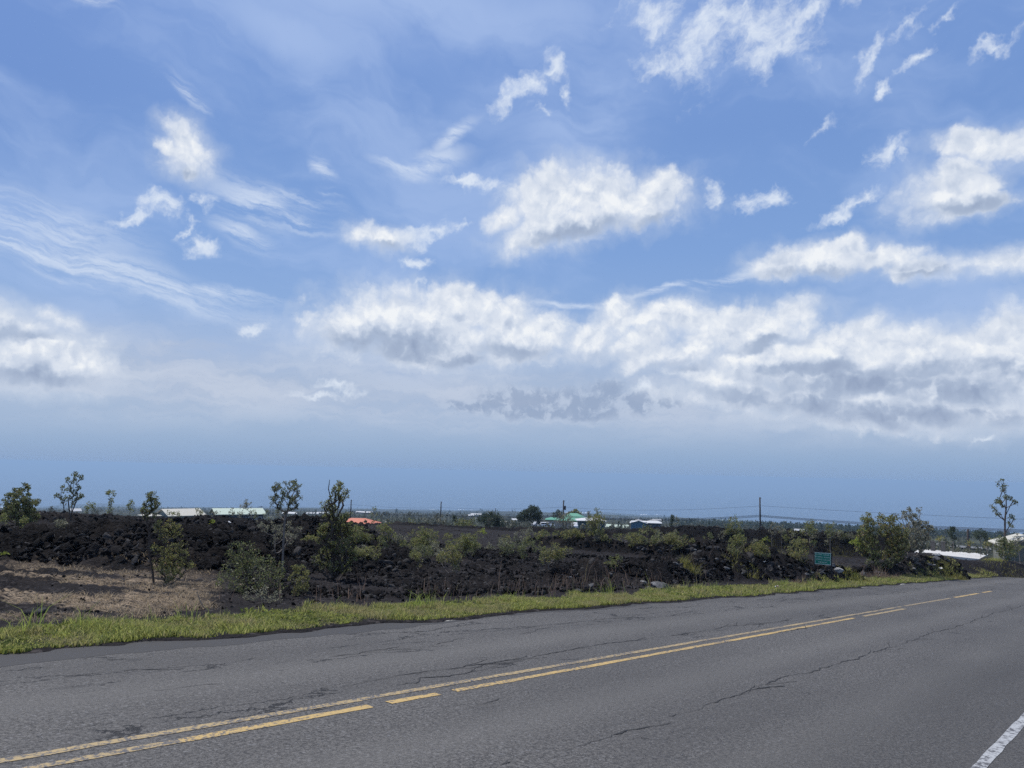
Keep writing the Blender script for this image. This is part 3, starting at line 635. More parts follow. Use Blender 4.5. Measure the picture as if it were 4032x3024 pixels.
# long open cracks
m, N, p = mat('crack_tar'); oc = N.node('ShaderNodeTexCoord').outputs['Object']
N.l.new(N.mix(N.noise(oc, 30, 3), (.006,.006,.007), (.03,.03,.032)), p.inputs['Base Color']); p.inputs['Roughness'].default_value = .9
def crack(pts, width, seed, gap=.25):
    rr = random.Random(seed); P = [road_ab(*q) for q in pts]; out = MB()
    prev = None
    for (a0,b0),(a1,b1) in zip(P[:-1], P[1:]):
        L = math.hypot(a1-a0, b1-b0); n = max(2, int(L/.07)); off = 0
        for i in range(n):
            t = i/n; off = off*.86+rr.uniform(-1,1)*.022
            a = a0+(a1-a0)*t+rr.uniform(-.02,.02); b = b0+(b1-b0)*t+off
            w_ = width*(.3+.7*abs(math.sin(a*2.3+seed))**1.5)*rr.uniform(.5,1.3)
            if math.sin(a*1.1+seed*2)+math.sin(a*3.7) < -1.1: w_ *= .3
            cur = ((a,b-w_/2),(a,b+w_/2))
            if prev: out.add([(*prev[0],.0045),(*cur[0],.0045),(*cur[1],.0045),(*prev[1],.0045)], [(0,1,2,3)])
            prev = cur
            if rr.random() < .05:
                aa, bb, w2 = a, b, width*.4; dr = rr.choice((-1,1))
                for q in range(rr.randint(4,12)):
                    na, nb = aa+rr.uniform(.02,.09), bb+dr*rr.uniform(0,.03)
                    out.add([(aa,bb-w2/2,.0042),(na,nb-w2/2,.0042),(na,nb+w2/2,.0042),(aa,bb+w2/2,.0042)], [(0,1,2,3)]); aa, bb = na, nb
    o = out.build('road_crack', m); o.matrix_world = ROADM; return tag(o, kind='structure')
crack([(1341,2706),(1480,2678),(1648,2652),(1838,2624),(2110,2583),(2376,2538),(2692,2497),(2807,2478),(2891,2465),(3118,2440)], .022, 3)
crack([(1560,2700),(1640,2690),(1660,2668),(1760,2663),(1880,2640),(1980,2620)], .022, 5)
crack([(2620,2822),(2800,2768),(2988,2702),(3221,2634),(3506,2550),(3765,2465),(4032,2381),(4100,2355)], .018, 8)
crack([(2190,2960),(2330,2922),(2470,2872),(2650,2840)], .022, 9)
crack([(1980,3010),(2040,3002)], .03, 10); crack([(3000,2712),(3140,2706)], .03, 15)
crack([(1300,2585),(1420,2570),(1560,2556),(1700,2545),(1790,2520)], .018, 12); crack([(1420,2565),(1590,2546)], .014, 13)
crack([(1500,2490),(1700,2485),(1760,2468),(1880,2458)], .02, 14); crack([(600,2720),(760,2700),(900,2690)], .014, 21)
crack([(2050,2470),(2150,2462),(2300,2447),(2560,2420)], .016, 17); crack([(300,2660),(520,2640),(760,2632)], .016, 22)
crack([(2950,2480),(3060,2490),(3180,2470)], .03, 18); crack([(1780,2780),(1900,2770),(1980,2742)], .012, 19)

# ------------------------------------------------------------------ grass verge, tall seed heads, dry grass, gravel
def ab_xy(a, b): return a*U[0]-b*U[1], a*U[1]+b*U[0]
def blades(name, x, y, hmin, hmax, wmin, wmax, lean, material, seed, flat=0.0, zoff=0.0):
    g = np.random.default_rng(seed); n = len(x); z = ground_z(x, y)+zoff
    h = g.uniform(hmin, hmax, n)*(0.35+1.6*fbm(x*1.3, y*1.3, 2, seed)**1.5+1.1*sstep(.6, .8, fbm(x*4.5, y*4.5, 2, seed+3))); wd_ = g.uniform(wmin, wmax, n); t = g.uniform(0, 2*np.pi, n)
    l = g.uniform(.1, 1, n)*lean*h; lt = g.uniform(0, 2*np.pi, n)
    cx, cy = np.cos(t)*wd_/2, np.sin(t)*wd_/2; ox, oy = np.cos(lt)*l, np.sin(lt)*l; hz_ = h*(1-flat*g.uniform(.3,1,n))
    v = np.zeros((n, 5, 3))
    v[:,0] = np.stack([x-cx, y-cy, z-.03], -1); v[:,1] = np.stack([x+cx, y+cy, z-.03], -1)
    v[:,2] = np.stack([x+cx*.8+ox*.35, y+cy*.8+oy*.35, z+hz_*.6], -1); v[:,3] = np.stack([x-cx*.8+ox*.35, y-cy*.8+oy*.35, z+hz_*.6], -1)
    v[:,4] = np.stack([x+ox, y+oy, z+hz_], -1)
    b = np.arange(n)*5; tri = np.concatenate([np.stack([b,b+1,b+2],-1), np.stack([b,b+2,b+3],-1), np.stack([b+3,b+2,b+4],-1)])
    return mesh_np(name, v.reshape(-1, 3), tri, material)
def patchy(m, dry, sc_=.9):
    N = NT(m.node_tree); p = [n for n in N.n if n.type == 'BSDF_PRINCIPLED'][0]; t = [n for n in N.n if n.type == 'BSDF_TRANSLUCENT'][0]
    oc = N.node('ShaderNodeTexCoord').outputs['Object']; f = N.ramp(N.noise(oc, sc_, 4, .6), (.42), .62, 0, .72)
    for s in (p.inputs['Base Color'], t.inputs[0]):
        src = s.links[0].from_socket; N.l.new(N.mix(f, src, dry), s)
    return m
MAT['grass'] = leafmat('grass', (.14,.155,.04), (.51,.54,.165), (.58,.48,.25), .1, .45)
MAT['grass_fresh'] = leafmat('grass_fresh', (.16,.21,.04), (.40,.48,.12), None, .1, .45)
patchy(MAT['grass'], (.40,.34,.18), 1.6); patchy(MAT['grass_fresh'], (.34,.34,.13), .6);
MAT['grass_dry'] = leafmat('grass_dry', (.17,.13,.09), (.52,.42,.29), None, .1)
MAT['grass_seed'] = leafmat('grass_seed', (.14,.095,.075), (.36,.26,.20), (.30,.28,.12), .1)
MAT['weeds'] = leafmat('weeds', (.12,.15,.03), (.42,.45,.12), None, .1, .4)
patchy(MAT['weeds'], (.10,.13,.04), 2.6)
def top_b(a):       # outer edge of the verge
    w_ = 1.55-.013*a+.7*(vn(a*.45, a*0, 41)-.5)+.5*(vn(a*1.7, a*0, 42)-.5)
    w_ = np.where(a > 27, w_+.4*sstep(27, 33, a), w_)
    return edge_b(a)+np.clip(w_, .35, 3)
g0 = np.random.default_rng(3)
def verge_points(n, a0, a1, pw=1.0, lo=0.0, hi=1.0, thin=.30):
    a = a0+(a1-a0)*g0.random(n)**pw; t = lo+(hi-lo)*g0.random(n); b = edge_b(a)-.05+(top_b(a)-edge_b(a)+.05)*t
    x, y = ab_xy(a, b); keep = fbm(x*1.6, y*1.6, 3, 44)+.30*g0.random(n) > thin+.17+.24*t**3+.10*np.exp(-t*14)
    keep &= ~((a > 44) & (fbm(x*.5, y*.5, 2, 46) < .34))
    return x[keep], y[keep]
x, y = verge_points(95000, -3, 16); tag(blades('verge_grass', x, y, .015, .065, .006, .014, 1.2, MAT['grass'], 5), 'short bright green grass growing on the verge beside the near road', 'grass', kind='stuff')
x, y = verge_points(75000, 16, 110, 1.1); tag(blades('verge_grass', x, y, .02, .085, .012, .028, 1.1, MAT['grass'], 6), 'yellowish green grass on the verge further down the road', 'grass', kind='stuff')
x, y = verge_points(60000, -3, 40, 1.2, 0, .96, .2)
h_ = blades('verge_weeds', x, y, .015, .04, .02, .045, 1.6, MAT['weeds'], 7, .5); tag(h_, 'low leafy weeds among the verge grass', 'weeds', kind='stuff')
x, y = verge_points(11000, -3, 26, 1.0, .6, 1.06, .60); tag(blades('tall_grass', x, y, .08, .24, .006, .012, 1.1, MAT['grass_fresh'], 8), 'taller fresh grass blades along the back of the verge', 'grass', kind='stuff')
# seed grass beside the right-hand rock pile
a = g0.uniform(23, 37, 3200); b = top_b(a)+g0.uniform(-.3, .25, 3200); x, y = ab_xy(a, b); k_ = fbm(x*1.2, y*1.2, 2, 47) > .50
tag(blades('seed_grass', x[k_], y[k_], .10, .34, .006, .014, .8, MAT['grass_seed'], 9), 'reddish brown seed grass in front of the right rock pile', 'grass', kind='stuff')
a = g0.uniform(6, 24, 1300); b = top_b(a)+g0.uniform(-.1, 1.6, 1300); x, y = ab_xy(a, b); k_ = fbm(x*1.5, y*1.5, 2, 48) > .55
tag(blades('seed_grass', x[k_], y[k_], .10, .36, .005, .012, .7, MAT['grass_seed'], 10), 'sparse brown weeds on the cinders behind the verge', 'grass', kind='stuff')
# dry flattened grass at the left
rr_ = g0.uniform(8.5, 17, 36000); az_ = np.radians(g0.uniform(-40, -20, 36000)); x = np.sin(az_)*rr_; y = np.cos(az_)*rr_
H_, Rg_ = banks(x, y); aa = x*U[0]+y*U[1]; bb = -x*U[1]+y*U[0]
k_ = (bb > top_b(aa)+.15) & (Rg_*H_ < .25) & (fbm(x*1.0, y*2.2, 4, 61) > .47)
tag(blades('dry_grass', x[k_], y[k_], .03, .09, .006, .014, 1.6, MAT['grass_dry'], 11, .6), 'dead tan grass lying on the flat ground at the left', 'grass', kind='stuff')
# far clumps of yellow grass between the banks
xs, ys = [], []
for (px_, py_, rad, n) in ((3050,2170,.8,420),(3100,2184,.7,400),(3285,2178,.8,260),(3330,2178,.8,260),(2960,2182,.4,120),(3745,2256,.8,800),(3720,2246,.6,300),(3990,2268,1.6,700),(3890,2274,1.2,500),(3350,2262,.6,400),(2920,2240,.6,300),(2715,2245,.3,350)):
    p_ = drop(px_, py_); t_ = g0.uniform(0, 6.283, n); q_ = rad*np.sqrt(g0.random(n)); xs.append(p_.x+np.cos(t_)*q_); ys.append(p_.y+np.sin(t_)*q_)
x = np.concatenate(xs); y = np.concatenate(ys)
MAT['grass_gold'] = leafmat('grass_gold', (.10,.10,.03), (.36,.34,.11), None, .2)
tag(blades('grass_clumps', x, y, .06, .17, .008, .018, 1.2, MAT['grass_gold'], 12), 'clumps of yellow green grass on the dark ground at the right', 'grass', kind='stuff')

# ------------------------------------------------------------------ rocks
ICO = None
def ico(sub=1):
    t = (1+5**.5)/2; v = [(-1,t,0),(1,t,0),(-1,-t,0),(1,-t,0),(0,-1,t),(0,1,t),(0,-1,-t),(0,1,-t),(t,0,-1),(t,0,1),(-t,0,-1),(-t,0,1)]
    f = [(0,11,5),(0,5,1),(0,1,7),(0,7,10),(0,10,11),(1,5,9),(5,11,4),(11,10,2),(10,7,6),(7,1,8),(3,9,4),(3,4,2),(3,2,6),(3,6,8),(3,8,9),(4,9,5),(2,4,11),(6,2,10),(8,6,7),(9,8,1)]
    v = [Vector(p).normalized() for p in v]
    for _ in range(sub):
        cache = {}; nf_ = []
        def mid(a, b):
            k = (min(a,b), max(a,b))
            if k not in cache: cache[k] = len(v); v.append(((v[a]+v[b])/2).normalized())
            return cache[k]
        for a, b, c in f:
            ab_, bc, ca = mid(a,b), mid(b,c), mid(c,a); nf_ += [(a,ab_,ca),(b,bc,ab_),(c,ca,bc),(ab_,bc,ca)]
        f = nf_
    return np.array([tuple(p) for p in v]), np.array(f)
def rock_shape(seed, sub=2, cuts=9, squash=.7, lo=.45, hi=.85):
    g = np.random.default_rng(seed); v, f = ico(sub)
    for _ in range(cuts):                     # plane cuts give broken faces
        n = g.normal(size=3); n /= np.linalg.norm(n); d = g.uniform(lo, hi); s = v@n; v = v-np.outer(np.clip(s-d, 0, None), n)
    v *= np.array([g.uniform(.75,1.25), g.uniform(.75,1.25), squash*g.uniform(.8,1.2)]); v += g.normal(size=v.shape)*(.06 if sub < 2 else .028)
    return v, f
def rockmat(name, a, b, sc_=3.0, pick=None):
    m, N, p = mat(name); oc = N.node('ShaderNodeTexCoord').outputs['Object']; n = N.noise(oc, sc_, 6, .65)
    rnd = N.node('ShaderNodeNewGeometry').outputs['Random Per Island']
    c = N.mix(N.ramp(n, .3, .7), a, b); c = N.mix(N.math('MULTIPLY', rnd, .5), c, tuple(v*.45 for v in a))
    c = N.mix(N.ramp(N.noise(oc, .55, 4, .6), .48, .68, 0, .45), c, tuple(v*1.5 for v in b))
    if pick: c = N.mix(N.ramp(rnd, .84, .86, 0, .8), c, pick)
    N.l.new(c, p.inputs['Base Color']); p.inputs['Roughness'].default_value = .93; p.inputs['Specular IOR Level'].default_value = .06
    N.l.new(N.bump(N.noise(oc, sc_*6, 5, .7), .8, .04), p.inputs['Normal']); return m
MAT['lava_black'] = rockmat('lava_black', (.004,.004,.0045), (.020,.019,.020), 4.0, (.06,.058,.058))
MAT['rock_grey'] = rockmat('rock_grey', (.09,.092,.097), (.23,.23,.235), 4.0)
MAT['rock_pale'] = rockmat('rock_pale', (.22,.225,.23), (.46,.46,.45), 5.0)
MAT['rock_mid'] = rockmat('rock_mid', (.03,.03,.032), (.095,.094,.098), 4.0)
def scatter_rocks(name, xs, ys, sizes, material, seed, sub=1, sink=.25, z=None):
    g = np.random.default_rng(seed); shapes = [rock_shape(seed*10+i, sub, 13, .8, .38, .75) for i in range(10)]; V = []; Fc = []; base = 0
    z = ground_z(xs, ys) if z is None else z
    for i in range(len(xs)):
        v, f = shapes[g.integers(10)]; v = v*g.uniform((.7,.5,.35),(1.5,1.1,1.0)); q = g.normal(size=(3,3)); q, _ = np.linalg.qr(q)
        s = sizes[i]; V.append((v@q.T)*s+np.array([xs[i], ys[i], z[i]+s*(.5-sink)])); Fc.append(f+base); base += len(v)
    return mesh_np(name, np.concatenate(V), np.concatenate(Fc), material)
def pts_field(n, r0, r1, a0, a1, seed):
    g = np.random.default_rng(seed); r = np.exp(g.uniform(np.log(r0), np.log(r1), n)); t = np.radians(g.uniform(a0, a1, n)); return np.sin(t)*r, np.cos(t)*r, r, g
x, y, r, g = pts_field(72000, 14, 70, -38, 36, 101)
H_, Rg_ = banks(x, y); k_ = (Rg_ > g.uniform(.15, 1.0, len(x))) & (H_ > .05)
x, y, r = x[k_], y[k_], r[k_]; s_ = g.uniform(.025, .10, len(x))*(1+.9*(g.random(len(x)) < .07))*(.8+r/80)
tag(scatter_rocks('lava_rubble', x, y, s_, MAT['lava_black'], 31), 'black lava rubble heaped into long low banks across the field', 'rubble', kind='stuff')
x, y, r, g = pts_field(11000, 10.5, 60, -36, 36, 103); aa = x*U[0]+y*U[1]; bb = -x*U[1]+y*U[0]
k_ = (bb > top_b(aa)+.2) & (fbm(x*.6, y*.6, 3, 88) > .47); x, y = x[k_], y[k_]
tag(scatter_rocks('cinder_stones', x, y, g.uniform(.012, .05, len(x))*(.7+r[k_]/40), MAT['lava_black'], 33, 0), 'small black cinder stones strewn over the dark ground', 'stones', kind='stuff')
x, y, r, g = pts_field(26000, 13, 34, -19, 16, 107); aa = x*U[0]+y*U[1]; bb = -x*U[1]+y*U[0]
k_ = (bb > top_b(aa)+.5) & (fbm(x/2.2, y/2.2, 2, 78)+.25*(g.random(len(x))-.5) > .43); x, y = x[k_], y[k_]
tag(scatter_rocks('lava_clinker', x, y, g.uniform(.02, .085, len(x))*(.7+r[k_]/40), MAT['lava_black'], 37), 'broken black clinker covering the middle of the field behind the verge', 'rubble', kind='stuff')
aa = g0.uniform(-3, 60, 5200); bb = edge_b(aa)+g0.normal(size=5200)*.06; x, y = ab_xy(aa, bb)
o = scatter_rocks('verge_gravel', x, y, g0.uniform(.003, .012, 5200), MAT['rock_mid'], 35, 0, .3, G*aa+.003)
tag(o, 'loose gravel along the ragged edge of the road', 'gravel', kind='stuff')
# single rocks of the low piles on the right
protos = {}
def rock_obj(material, i):
    key = (material, i)
    if key not in protos:
        v, f = rock_shape(500+i*7+len(material), 2, 12, .72); o = mesh_np('rock', v, f, MAT[material]); protos[key] = o.data; return o
    o = bpy.data.objects.new('rock', protos[key]); COL.objects.link(o); return o
def place_rock(px, py, wpx, material, i, label, group=None, dist=None, name='rock', hf=.75):
    p_ = drop(px, py) if dist is None else on_ground(*at(px, py, dist).xy)
    d = math.hypot(p_.x, p_.y); s = wpx/F_SRC*d/2
    o = rock_obj(material, i); o.name = name; o.location = (p_.x, p_.y, p_.z+s*hf*.30)
    o.rotation_euler = (random.uniform(-.35,.35), random.uniform(-.35,.35), random.uniform(0, 6.28)); o.scale = (s, s, s*hf)
    return tag(o, label, 'rock' if name == 'rock' else name, group)
big = [
 (2595,2320,82,'rock_grey',1,'largest grey boulder at the back of the grass verge right of centre'),
 (2318,2318,60,'rock_grey',2,'flat tilted grey boulder at the left end of the front rock pile'),
 (2275,2336,50,'rock_mid',3,'low dark boulder half hidden by grass at the front rock pile'),
 (3300,2250,44,'rock_pale',4,'pale rounded boulder just right of the green sign'),
 (3236,2250,24,'rock_grey',5,'small grey boulder under the green sign'),
 (2320,2263,20,'rock_pale',6,'pale square stone on the cinders left of the round green shrub'),
 (2385,2258,22,'rock_grey',0,'grey stone on the cinders touching the round green shrub'),
 (2942,2218,22,'rock_pale',7,'pale upright stone left of the white litter on the rock pile'),
 (2606,2170,26,'rock_pale',2,'pale leaning slab on the crest of the upper rock row'),
 (2765,2208,34,'rock_grey',3,'broad grey slab on the left part of the middle rock pile'),
 (481,2288,22,'rock_grey',4,'flat grey stone on the tan grass at the foot of the big lava bank'),
 (130,2430,90,'rock_mid',5,'dark mossy slab lying in the grass at the far left verge'),
 (3608,2225,26,'rock_grey',6,'upright grey rock in the pile beside the big shrubs at the right'),
 (3658,2240,24,'rock_grey',1,'grey rock at the end of the pile near the white paper litter'),
 (1330,2360,28,'rock_mid',2,'dark pointed stone in the grass below the thick-trunked tree'),
 (1830,2262,36,'rock_mid',7,'jagged black lump of lava by the centre shrub'),
]
for (px_, py_, w_, m_, i, lab) in big: place_rock(px_, py_, w_, m_, i, lab, name='boulder' if w_ > 40 else 'rock', hf=.7)
rr = random.Random(11)
def pile(n, poly, w0, w1, label, group, pal=.22):
    for k in range(n):
        t = rr.random()*(len(poly)-1); i = int(t); f = t-i; x0, a0, b0 = poly[i]; x1, a1, b1 = poly[i+1]
        px_ = x0+(x1-x0)*f; py_ = (a0+(a1-a0)*f)+((b0+(b1-b0)*f)-(a0+(a1-a0)*f))*rr.random()
        q = rr.random(); mt = 'rock_pale' if q < pal*.3 else 'rock_grey' if q < pal else 'rock_mid' if q < .7 else 'lava_black'
        place_rock(px_, py_, rr.uniform(w0, w1)*(1.3 if rr.random() < .12 else 1), mt, rr.randrange(8), label, group)
pile(112, [(2230,2262,2330),(2400,2255,2330),(2560,2240,2320),(2700,2215,2300),(2850,2205,2280),(3000,2215,2275),(3120,2225,2268),(3280,2240,2270)], 14, 34, 'rough lava rock in the long pile between the verge and the green sign', 'lava rocks of the long pile along the right verge')
pile(46, [(2500,2160,2185),(2620,2155,2185),(2740,2160,2185),(2850,2165,2180)], 12, 28, 'grey lava rock in the upper row behind the long pile', 'lava rocks of the upper row right of centre')
pile(52, [(3330,2238,2262),(3440,2232,2272),(3520,2200,2275),(3600,2195,2262),(3680,2190,2238),(3740,2200,2222)], 12, 28, 'grey lava rock in the pile below the big shrubs at the right', 'lava rocks below the big right shrubs', .4)
pile(16, [(2250,2258,2268),(2420,2255,2272),(2600,2250,2262)], 9, 18, 'small grey rock in the thin row on the cinders right of centre', 'small rocks in a thin row on the cinders', .5)

# ------------------------------------------------------------------ trees and shrubs
def leaf_cloud(pts, n_per, rad, ls, g, squash=1.0):
    """small leaf quads, slightly folded upward, in a cluster round each twig end"""
    P = np.repeat(np.asarray(pts), n_per, 0); n = len(P)
    d = g.normal(size=(n,3)); d /= np.linalg.norm(d, axis=1)[:,None]; d[:,2] *= squash
    c = P+d*(rad*g.random((n,1))**.5)
    ax = d+g.normal(size=(n,3))*.6+np.array([0,0,.35]); ax /= np.linalg.norm(ax, axis=1)[:,None]
    s = np.cross(ax, g.normal(size=(n,3))); s /= np.linalg.norm(s, axis=1)[:,None]
    L = ls*g.uniform(.6, 1.25, (n,1)); Wd = L*.36
    v = np.stack([c, c+ax*L*.5+s*Wd, c+ax*L, c+ax*L*.5-s*Wd], 1).reshape(-1, 3)
    f = np.arange(n*4).reshape(-1, 4); return v, f
def grow(base, stems, tips, g, thick=1.0, curve=.12):
    """skeleton: every twig end is joined to the nearest lower part of what has grown so far"""
    nodes = [np.array(base, float)]; par = [-1]
    for st in stems:
        prev = 0
        for q in st: nodes.append(np.array(q, float)); par.append(prev); prev = len(nodes)-1
    b = nodes[0]; order = sorted(range(len(tips)), key=lambda i: np.linalg.norm(tips[i]-b)); ends = []
    for i in order:
        t = np.array(tips[i]); A = np.array(nodes); d = t-A; dist = np.linalg.norm(d, axis=1)
        cost = dist*(1+5.0*np.clip(.45-d[:,2]/(dist+1e-6), 0, 2))+.05*np.linalg.norm(A-b, axis=1)*0
        j = int(np.argmin(cost)); k = max(1, min(5, int(dist[j]/(.14*max(.5, np.linalg.norm(t-b)))) ))
        a = A[j]; prev = j; side = g.normal(size=3)*curve*.7*dist[j]
        for q in range(1, k+1):
            f = q/k; pt = a+(t-a)*f+side*math.sin(math.pi*f)*.6; pt[2] -= .10*dist[j]*math.sin(math.pi*f)
            nodes.append(pt); par.append(prev); prev = len(nodes)-1
        ends.append(prev)
    cnt = np.zeros(len(nodes))
    for e in ends:
        q = e
        while q != -1: cnt[q] += 1; q = par[q]
    H = max(np.linalg.norm(n-b) for n in nodes)
    rad = thick*H*.0019*np.maximum(cnt, 1)**.38
    mb = MB()
    for i in range(1, len(nodes)):
        j = par[i]
        r1 = rad[i]; r0 = min(rad[j], r1*1.5) if j else max(rad[j]*.9, r1)
        if np.linalg.norm(nodes[i]-nodes[j]) > 1e-4: mb.tube([nodes[j], nodes[i]], [r0, r1], 5 if cnt[i] > 3 else 3, False)
    return mb, [nodes[e] for e in ends]
def plant(name, base, tips, leaf, bark='bark', per=10, rad=.05, ls=.045, stems=(), thick=1.0, seed=1, crown_name='crown', trunk_name='trunk'):
    g = np.random.default_rng(seed); root = empty(name, base)
    rel = [np.array(t)-np.array(base) for t in tips]; st = [[np.array(q)-np.array(base) for q in s] for s in stems]
    mb, ends = grow((0,0,-.15), st, rel, g, thick)
    mb.build(trunk_name, bark, root); v, f = leaf_cloud(ends, per, rad, ls, g)
    mesh_np(crown_name, v, f, MAT[leaf], parent=root); return root
def tips_from(blist, dist, g, k=1.0, depth=.55, per_area=.055):
    """twig ends spread through the leafy masses seen in the photo, given real depth"""
    out = []; cxs = np.mean([b[0] for b in blist]); wpx = max(12, max(b[0]+b[2] for b in blist)-min(b[0]-b[2] for b in blist))
    W_ = wpx/F_SRC*dist
    for (x, y, r_) in blist:
        n = max(2, int(r_*r_*per_area*k)); d0 = g.normal()*.28*W_*depth
        for _ in range(n):
            q = 1.25*r_*math.sqrt(g.random()); t = g.uniform(0, 6.283); dd = dist+d0+g.normal()*r_/F_SRC*dist*.9
            out.append(np.array(at(x+q*math.cos(t), y+q*math.sin(t), dd)))
    return out
def photo_tree(name, label, cat, basepx, dist, blist, leaf, bark='bark', per=9, radpx=5.2, lpx=5.2, stems=(), thick=1.0, seed=1, k=1.0, group=None, per_area=.075):
    g = np.random.default_rng(seed)
    p_ = drop(*basepx) if dist is None else on_ground(*at(basepx[0], basepx[1], dist).xy)
    dist = math.hypot(p_.x, p_.y); u = dist/F_SRC
    tips = tips_from(blist, dist, g, k, per_area=per_area)
    st = [[at(x, y, dist+o_*u*20) for (x, y, o_) in s] for s in stems]
    t = plant(name, p_, tips, leaf, bark, int(per*1.8), radpx*u, lpx*u, st, thick, seed, 'crown' if cat == 'tree' else 'foliage', 'trunk' if cat == 'tree' else 'stem')
    return tag(t, label, cat, group)
T = photo_tree
T('ohia_tree','dense dark green tree at the far left behind the lava bank','tree',(85,2085),30,
  [(59,1930,9),(80,1935,12),(101,1914,12),(112,1922,8),(42,1975,26),(84,1965,30),(118,1990,26),(146,1975,9),(84,2020,36),(42,2015,28),(122,2030,24),(95,2060,24)],'leaf_dark',per=12,seed=11,k=.9)
T('ohia_tree','tall sparse many-stemmed tree with dark tufts at the left','tree',(276,2075),32,
  [(295,1867,9),(312,1880,9),(270,1891,8),(290,1897,10),(274,1927,10),(304,1927,10),(270,1956,9),(312,1952,9),(325,1954,6),(291,1943,8),(300,1965,8),(283,1980,7)],'leaf_dark',thick=1.5,seed=12,
  stems=[[(278,2040,0),(272,2000,0),(268,1965,0)],[(280,2030,1),(284,1990,1),(288,1940,1),(290,1900,1)],[(282,2020,-1),(298,1980,-1),(306,1945,-1)]])
T('ohia_tree','slender sparse tree just left of the tall many-stemmed one','tree',(251,2075),33,
  [(245,1922,7),(224,1950,7),(215,1952,5),(238,1962,8),(253,1935,5),(253,1969,5),(247,1985,5)],'leaf_dark',thick=1.4,seed=13,stems=[[(252,2020,0),(250,1980,0)]])
T('ohia_tree','thin little tree with a flat tuft rising above the left bank','tree',(428,2060),52,
  [(435,1942,9),(424,1944,5),(447,1944,6),(439,1973,8),(435,1990,7),(439,2007,6),(430,2018,5)],'leaf_olive',thick=1.3,seed=14,stems=[[(430,2010,0),(431,1970,0)]])
T('ohia_tree','tiny thin tree left of the cream roof','tree',(508,2045),60,[(513,1983,9),(505,1990,6),(506,2000,6),(515,2010,5)],'leaf_olive',thick=1.2,seed=15)
T('ohia_tree','pair of small tufts on a thin stem between the two left trees','tree',(357,2050),58,[(350,1984,8),(367,1990,8),(338,2003,7),(372,2002,6),(345,2010,6)],'leaf_olive',thick=1.2,seed=16)
T('ohia_tree','leaning dark-headed tree growing from the left bank','tree',(612,2298),None,
  [(599,1958,17),(605,1975,14),(570,1994,13),(603,1998,13),(565,2011,11),(620,1981,9),(590,2015,10),(575,2035,10),(610,2030,8)],'leaf_dark',thick=1.1,seed=17,per=10,
  stems=[[(600,2240,0),(588,2180,0),(590,2110,0),(600,2040,0),(603,2000,0)]])
T('ohia_shrub','large yellow-tipped olive shrub at the foot of the leaning tree','shrub',(655,2302),None,
  [(633,2075,22),(684,2070,22),(700,2100,18),(650,2110,20),(624,2165,22),(675,2171,25),(717,2154,20),(654,2213,28),(692,2222,28),(624,2222,20),(748,2222,14),(658,2264,25),(700,2262,16),(725,2190,16)],'leaf_yellow',seed=18,per=7,k=.75)
T7B = [(1089,1915,11),(1100,1909,6),(1124,1905,7),(1155,1897,11),(1146,1909,9),(1175,1913,8),(1075,1925,7),(1089,1925,8),(1108,1917,8),(1114,1935,11),(1132,1931,10),(1155,1925,9),(1173,1931,9),(1069,1958,7),(1081,1952,7),(1096,1956,8),(1114,1958,9),(1130,1956,8),(1142,1960,8),(1159,1960,9),(1175,1946,8),(1187,1956,5),(1081,1976,8),(1106,1980,9),(1150,1976,9),(1163,1972,8),(1140,1990,8),(1163,1994,9),(1146,2005,8),(1069,1990,6),(1102,1998,9),(1122,2009,8),(1092,2013,8)]
T('ohia_tree','open fan-shaped tree with round leaf tufts against the sea, left of centre','tree',(1113,2260),None,T7B,'leaf_dark','bark_pale',thick=.95,seed=19,per=9,
  stems=[[(1113,2200,0),(1117,2120,0),(1121,2050,0),(1112,2010,0),(1098,1965,0)],[(1113,2200,0),(1117,2120,0),(1121,2050,0),(1135,2000,0),(1142,1965,0),(1160,1935,0)],[(1121,2050,0),(1134,2005,1),(1133,1960,1)]])
T('ohia_shrub','pale twiggy undergrowth around the fan-shaped tree','shrub',(1095,2200),None,
  [(1075,2070,18),(1110,2085,20),(1150,2075,18),(1040,2075,15),(1022,2062,11),(1130,2120,20),(1080,2125,16),(1160,2110,14),(1180,2085,10)],'leaf_grey','bark_pale',seed=20,per=6,k=.6)
T8B = [(1334,1907,12),(1325,1923,13),(1342,1917,10),(1334,1935,12),(1317,1933,8),(1311,1948,9),(1334,1952,11),(1356,1935,9),(1366,1939,9),(1370,1950,5),(1354,1952,8),(1321,1964,10),(1342,1972,8),(1285,1972,8),(1266,1982,5),(1279,1992,9),(1293,1988,9),(1305,1980,9),(1317,1988,9),(1350,1974,6),(1285,2005,9),(1305,2005,10),(1325,2000,9),(1295,2021,10),(1313,2019,10),(1281,2033,9),(1301,2037,10),(1346,2033,10),(1358,2025,8),(1374,2023,8),
  (1282,2087,24),(1265,2116,22),(1350,2095,24),(1378,2087,22),(1341,2150,26),(1370,2146,25),(1291,2146,20),(1358,2205,22),(1388,2190,18),(1282,2180,22),(1268,2222,18),(1248,2205,15),(1335,2235,18),(1330,2060,22),(1388,2120,18),(1310,2050,16),(1360,2050,18),(1300,2235,14),(1360,2245,14)]
t8 = T('ohia_tree','thick dark-trunked leafy tree with a bare twig standing out of its top','tree',(1306,2284),None,T8B,'leaf_olive','bark',thick=1.35,seed=21,per=8,k=.95,
  stems=[[(1299,2272,0),(1304,2210,0),(1308,2159,0),(1314,2100,0),(1322,2053,0),(1330,2010,0),(1334,1950,0)],[(1322,2053,0),(1337,2019,0),(1352,1990,0)],[(1314,2100,0),(1318,2040,-1),(1310,2000,-1),(1303,1964,-1)]])
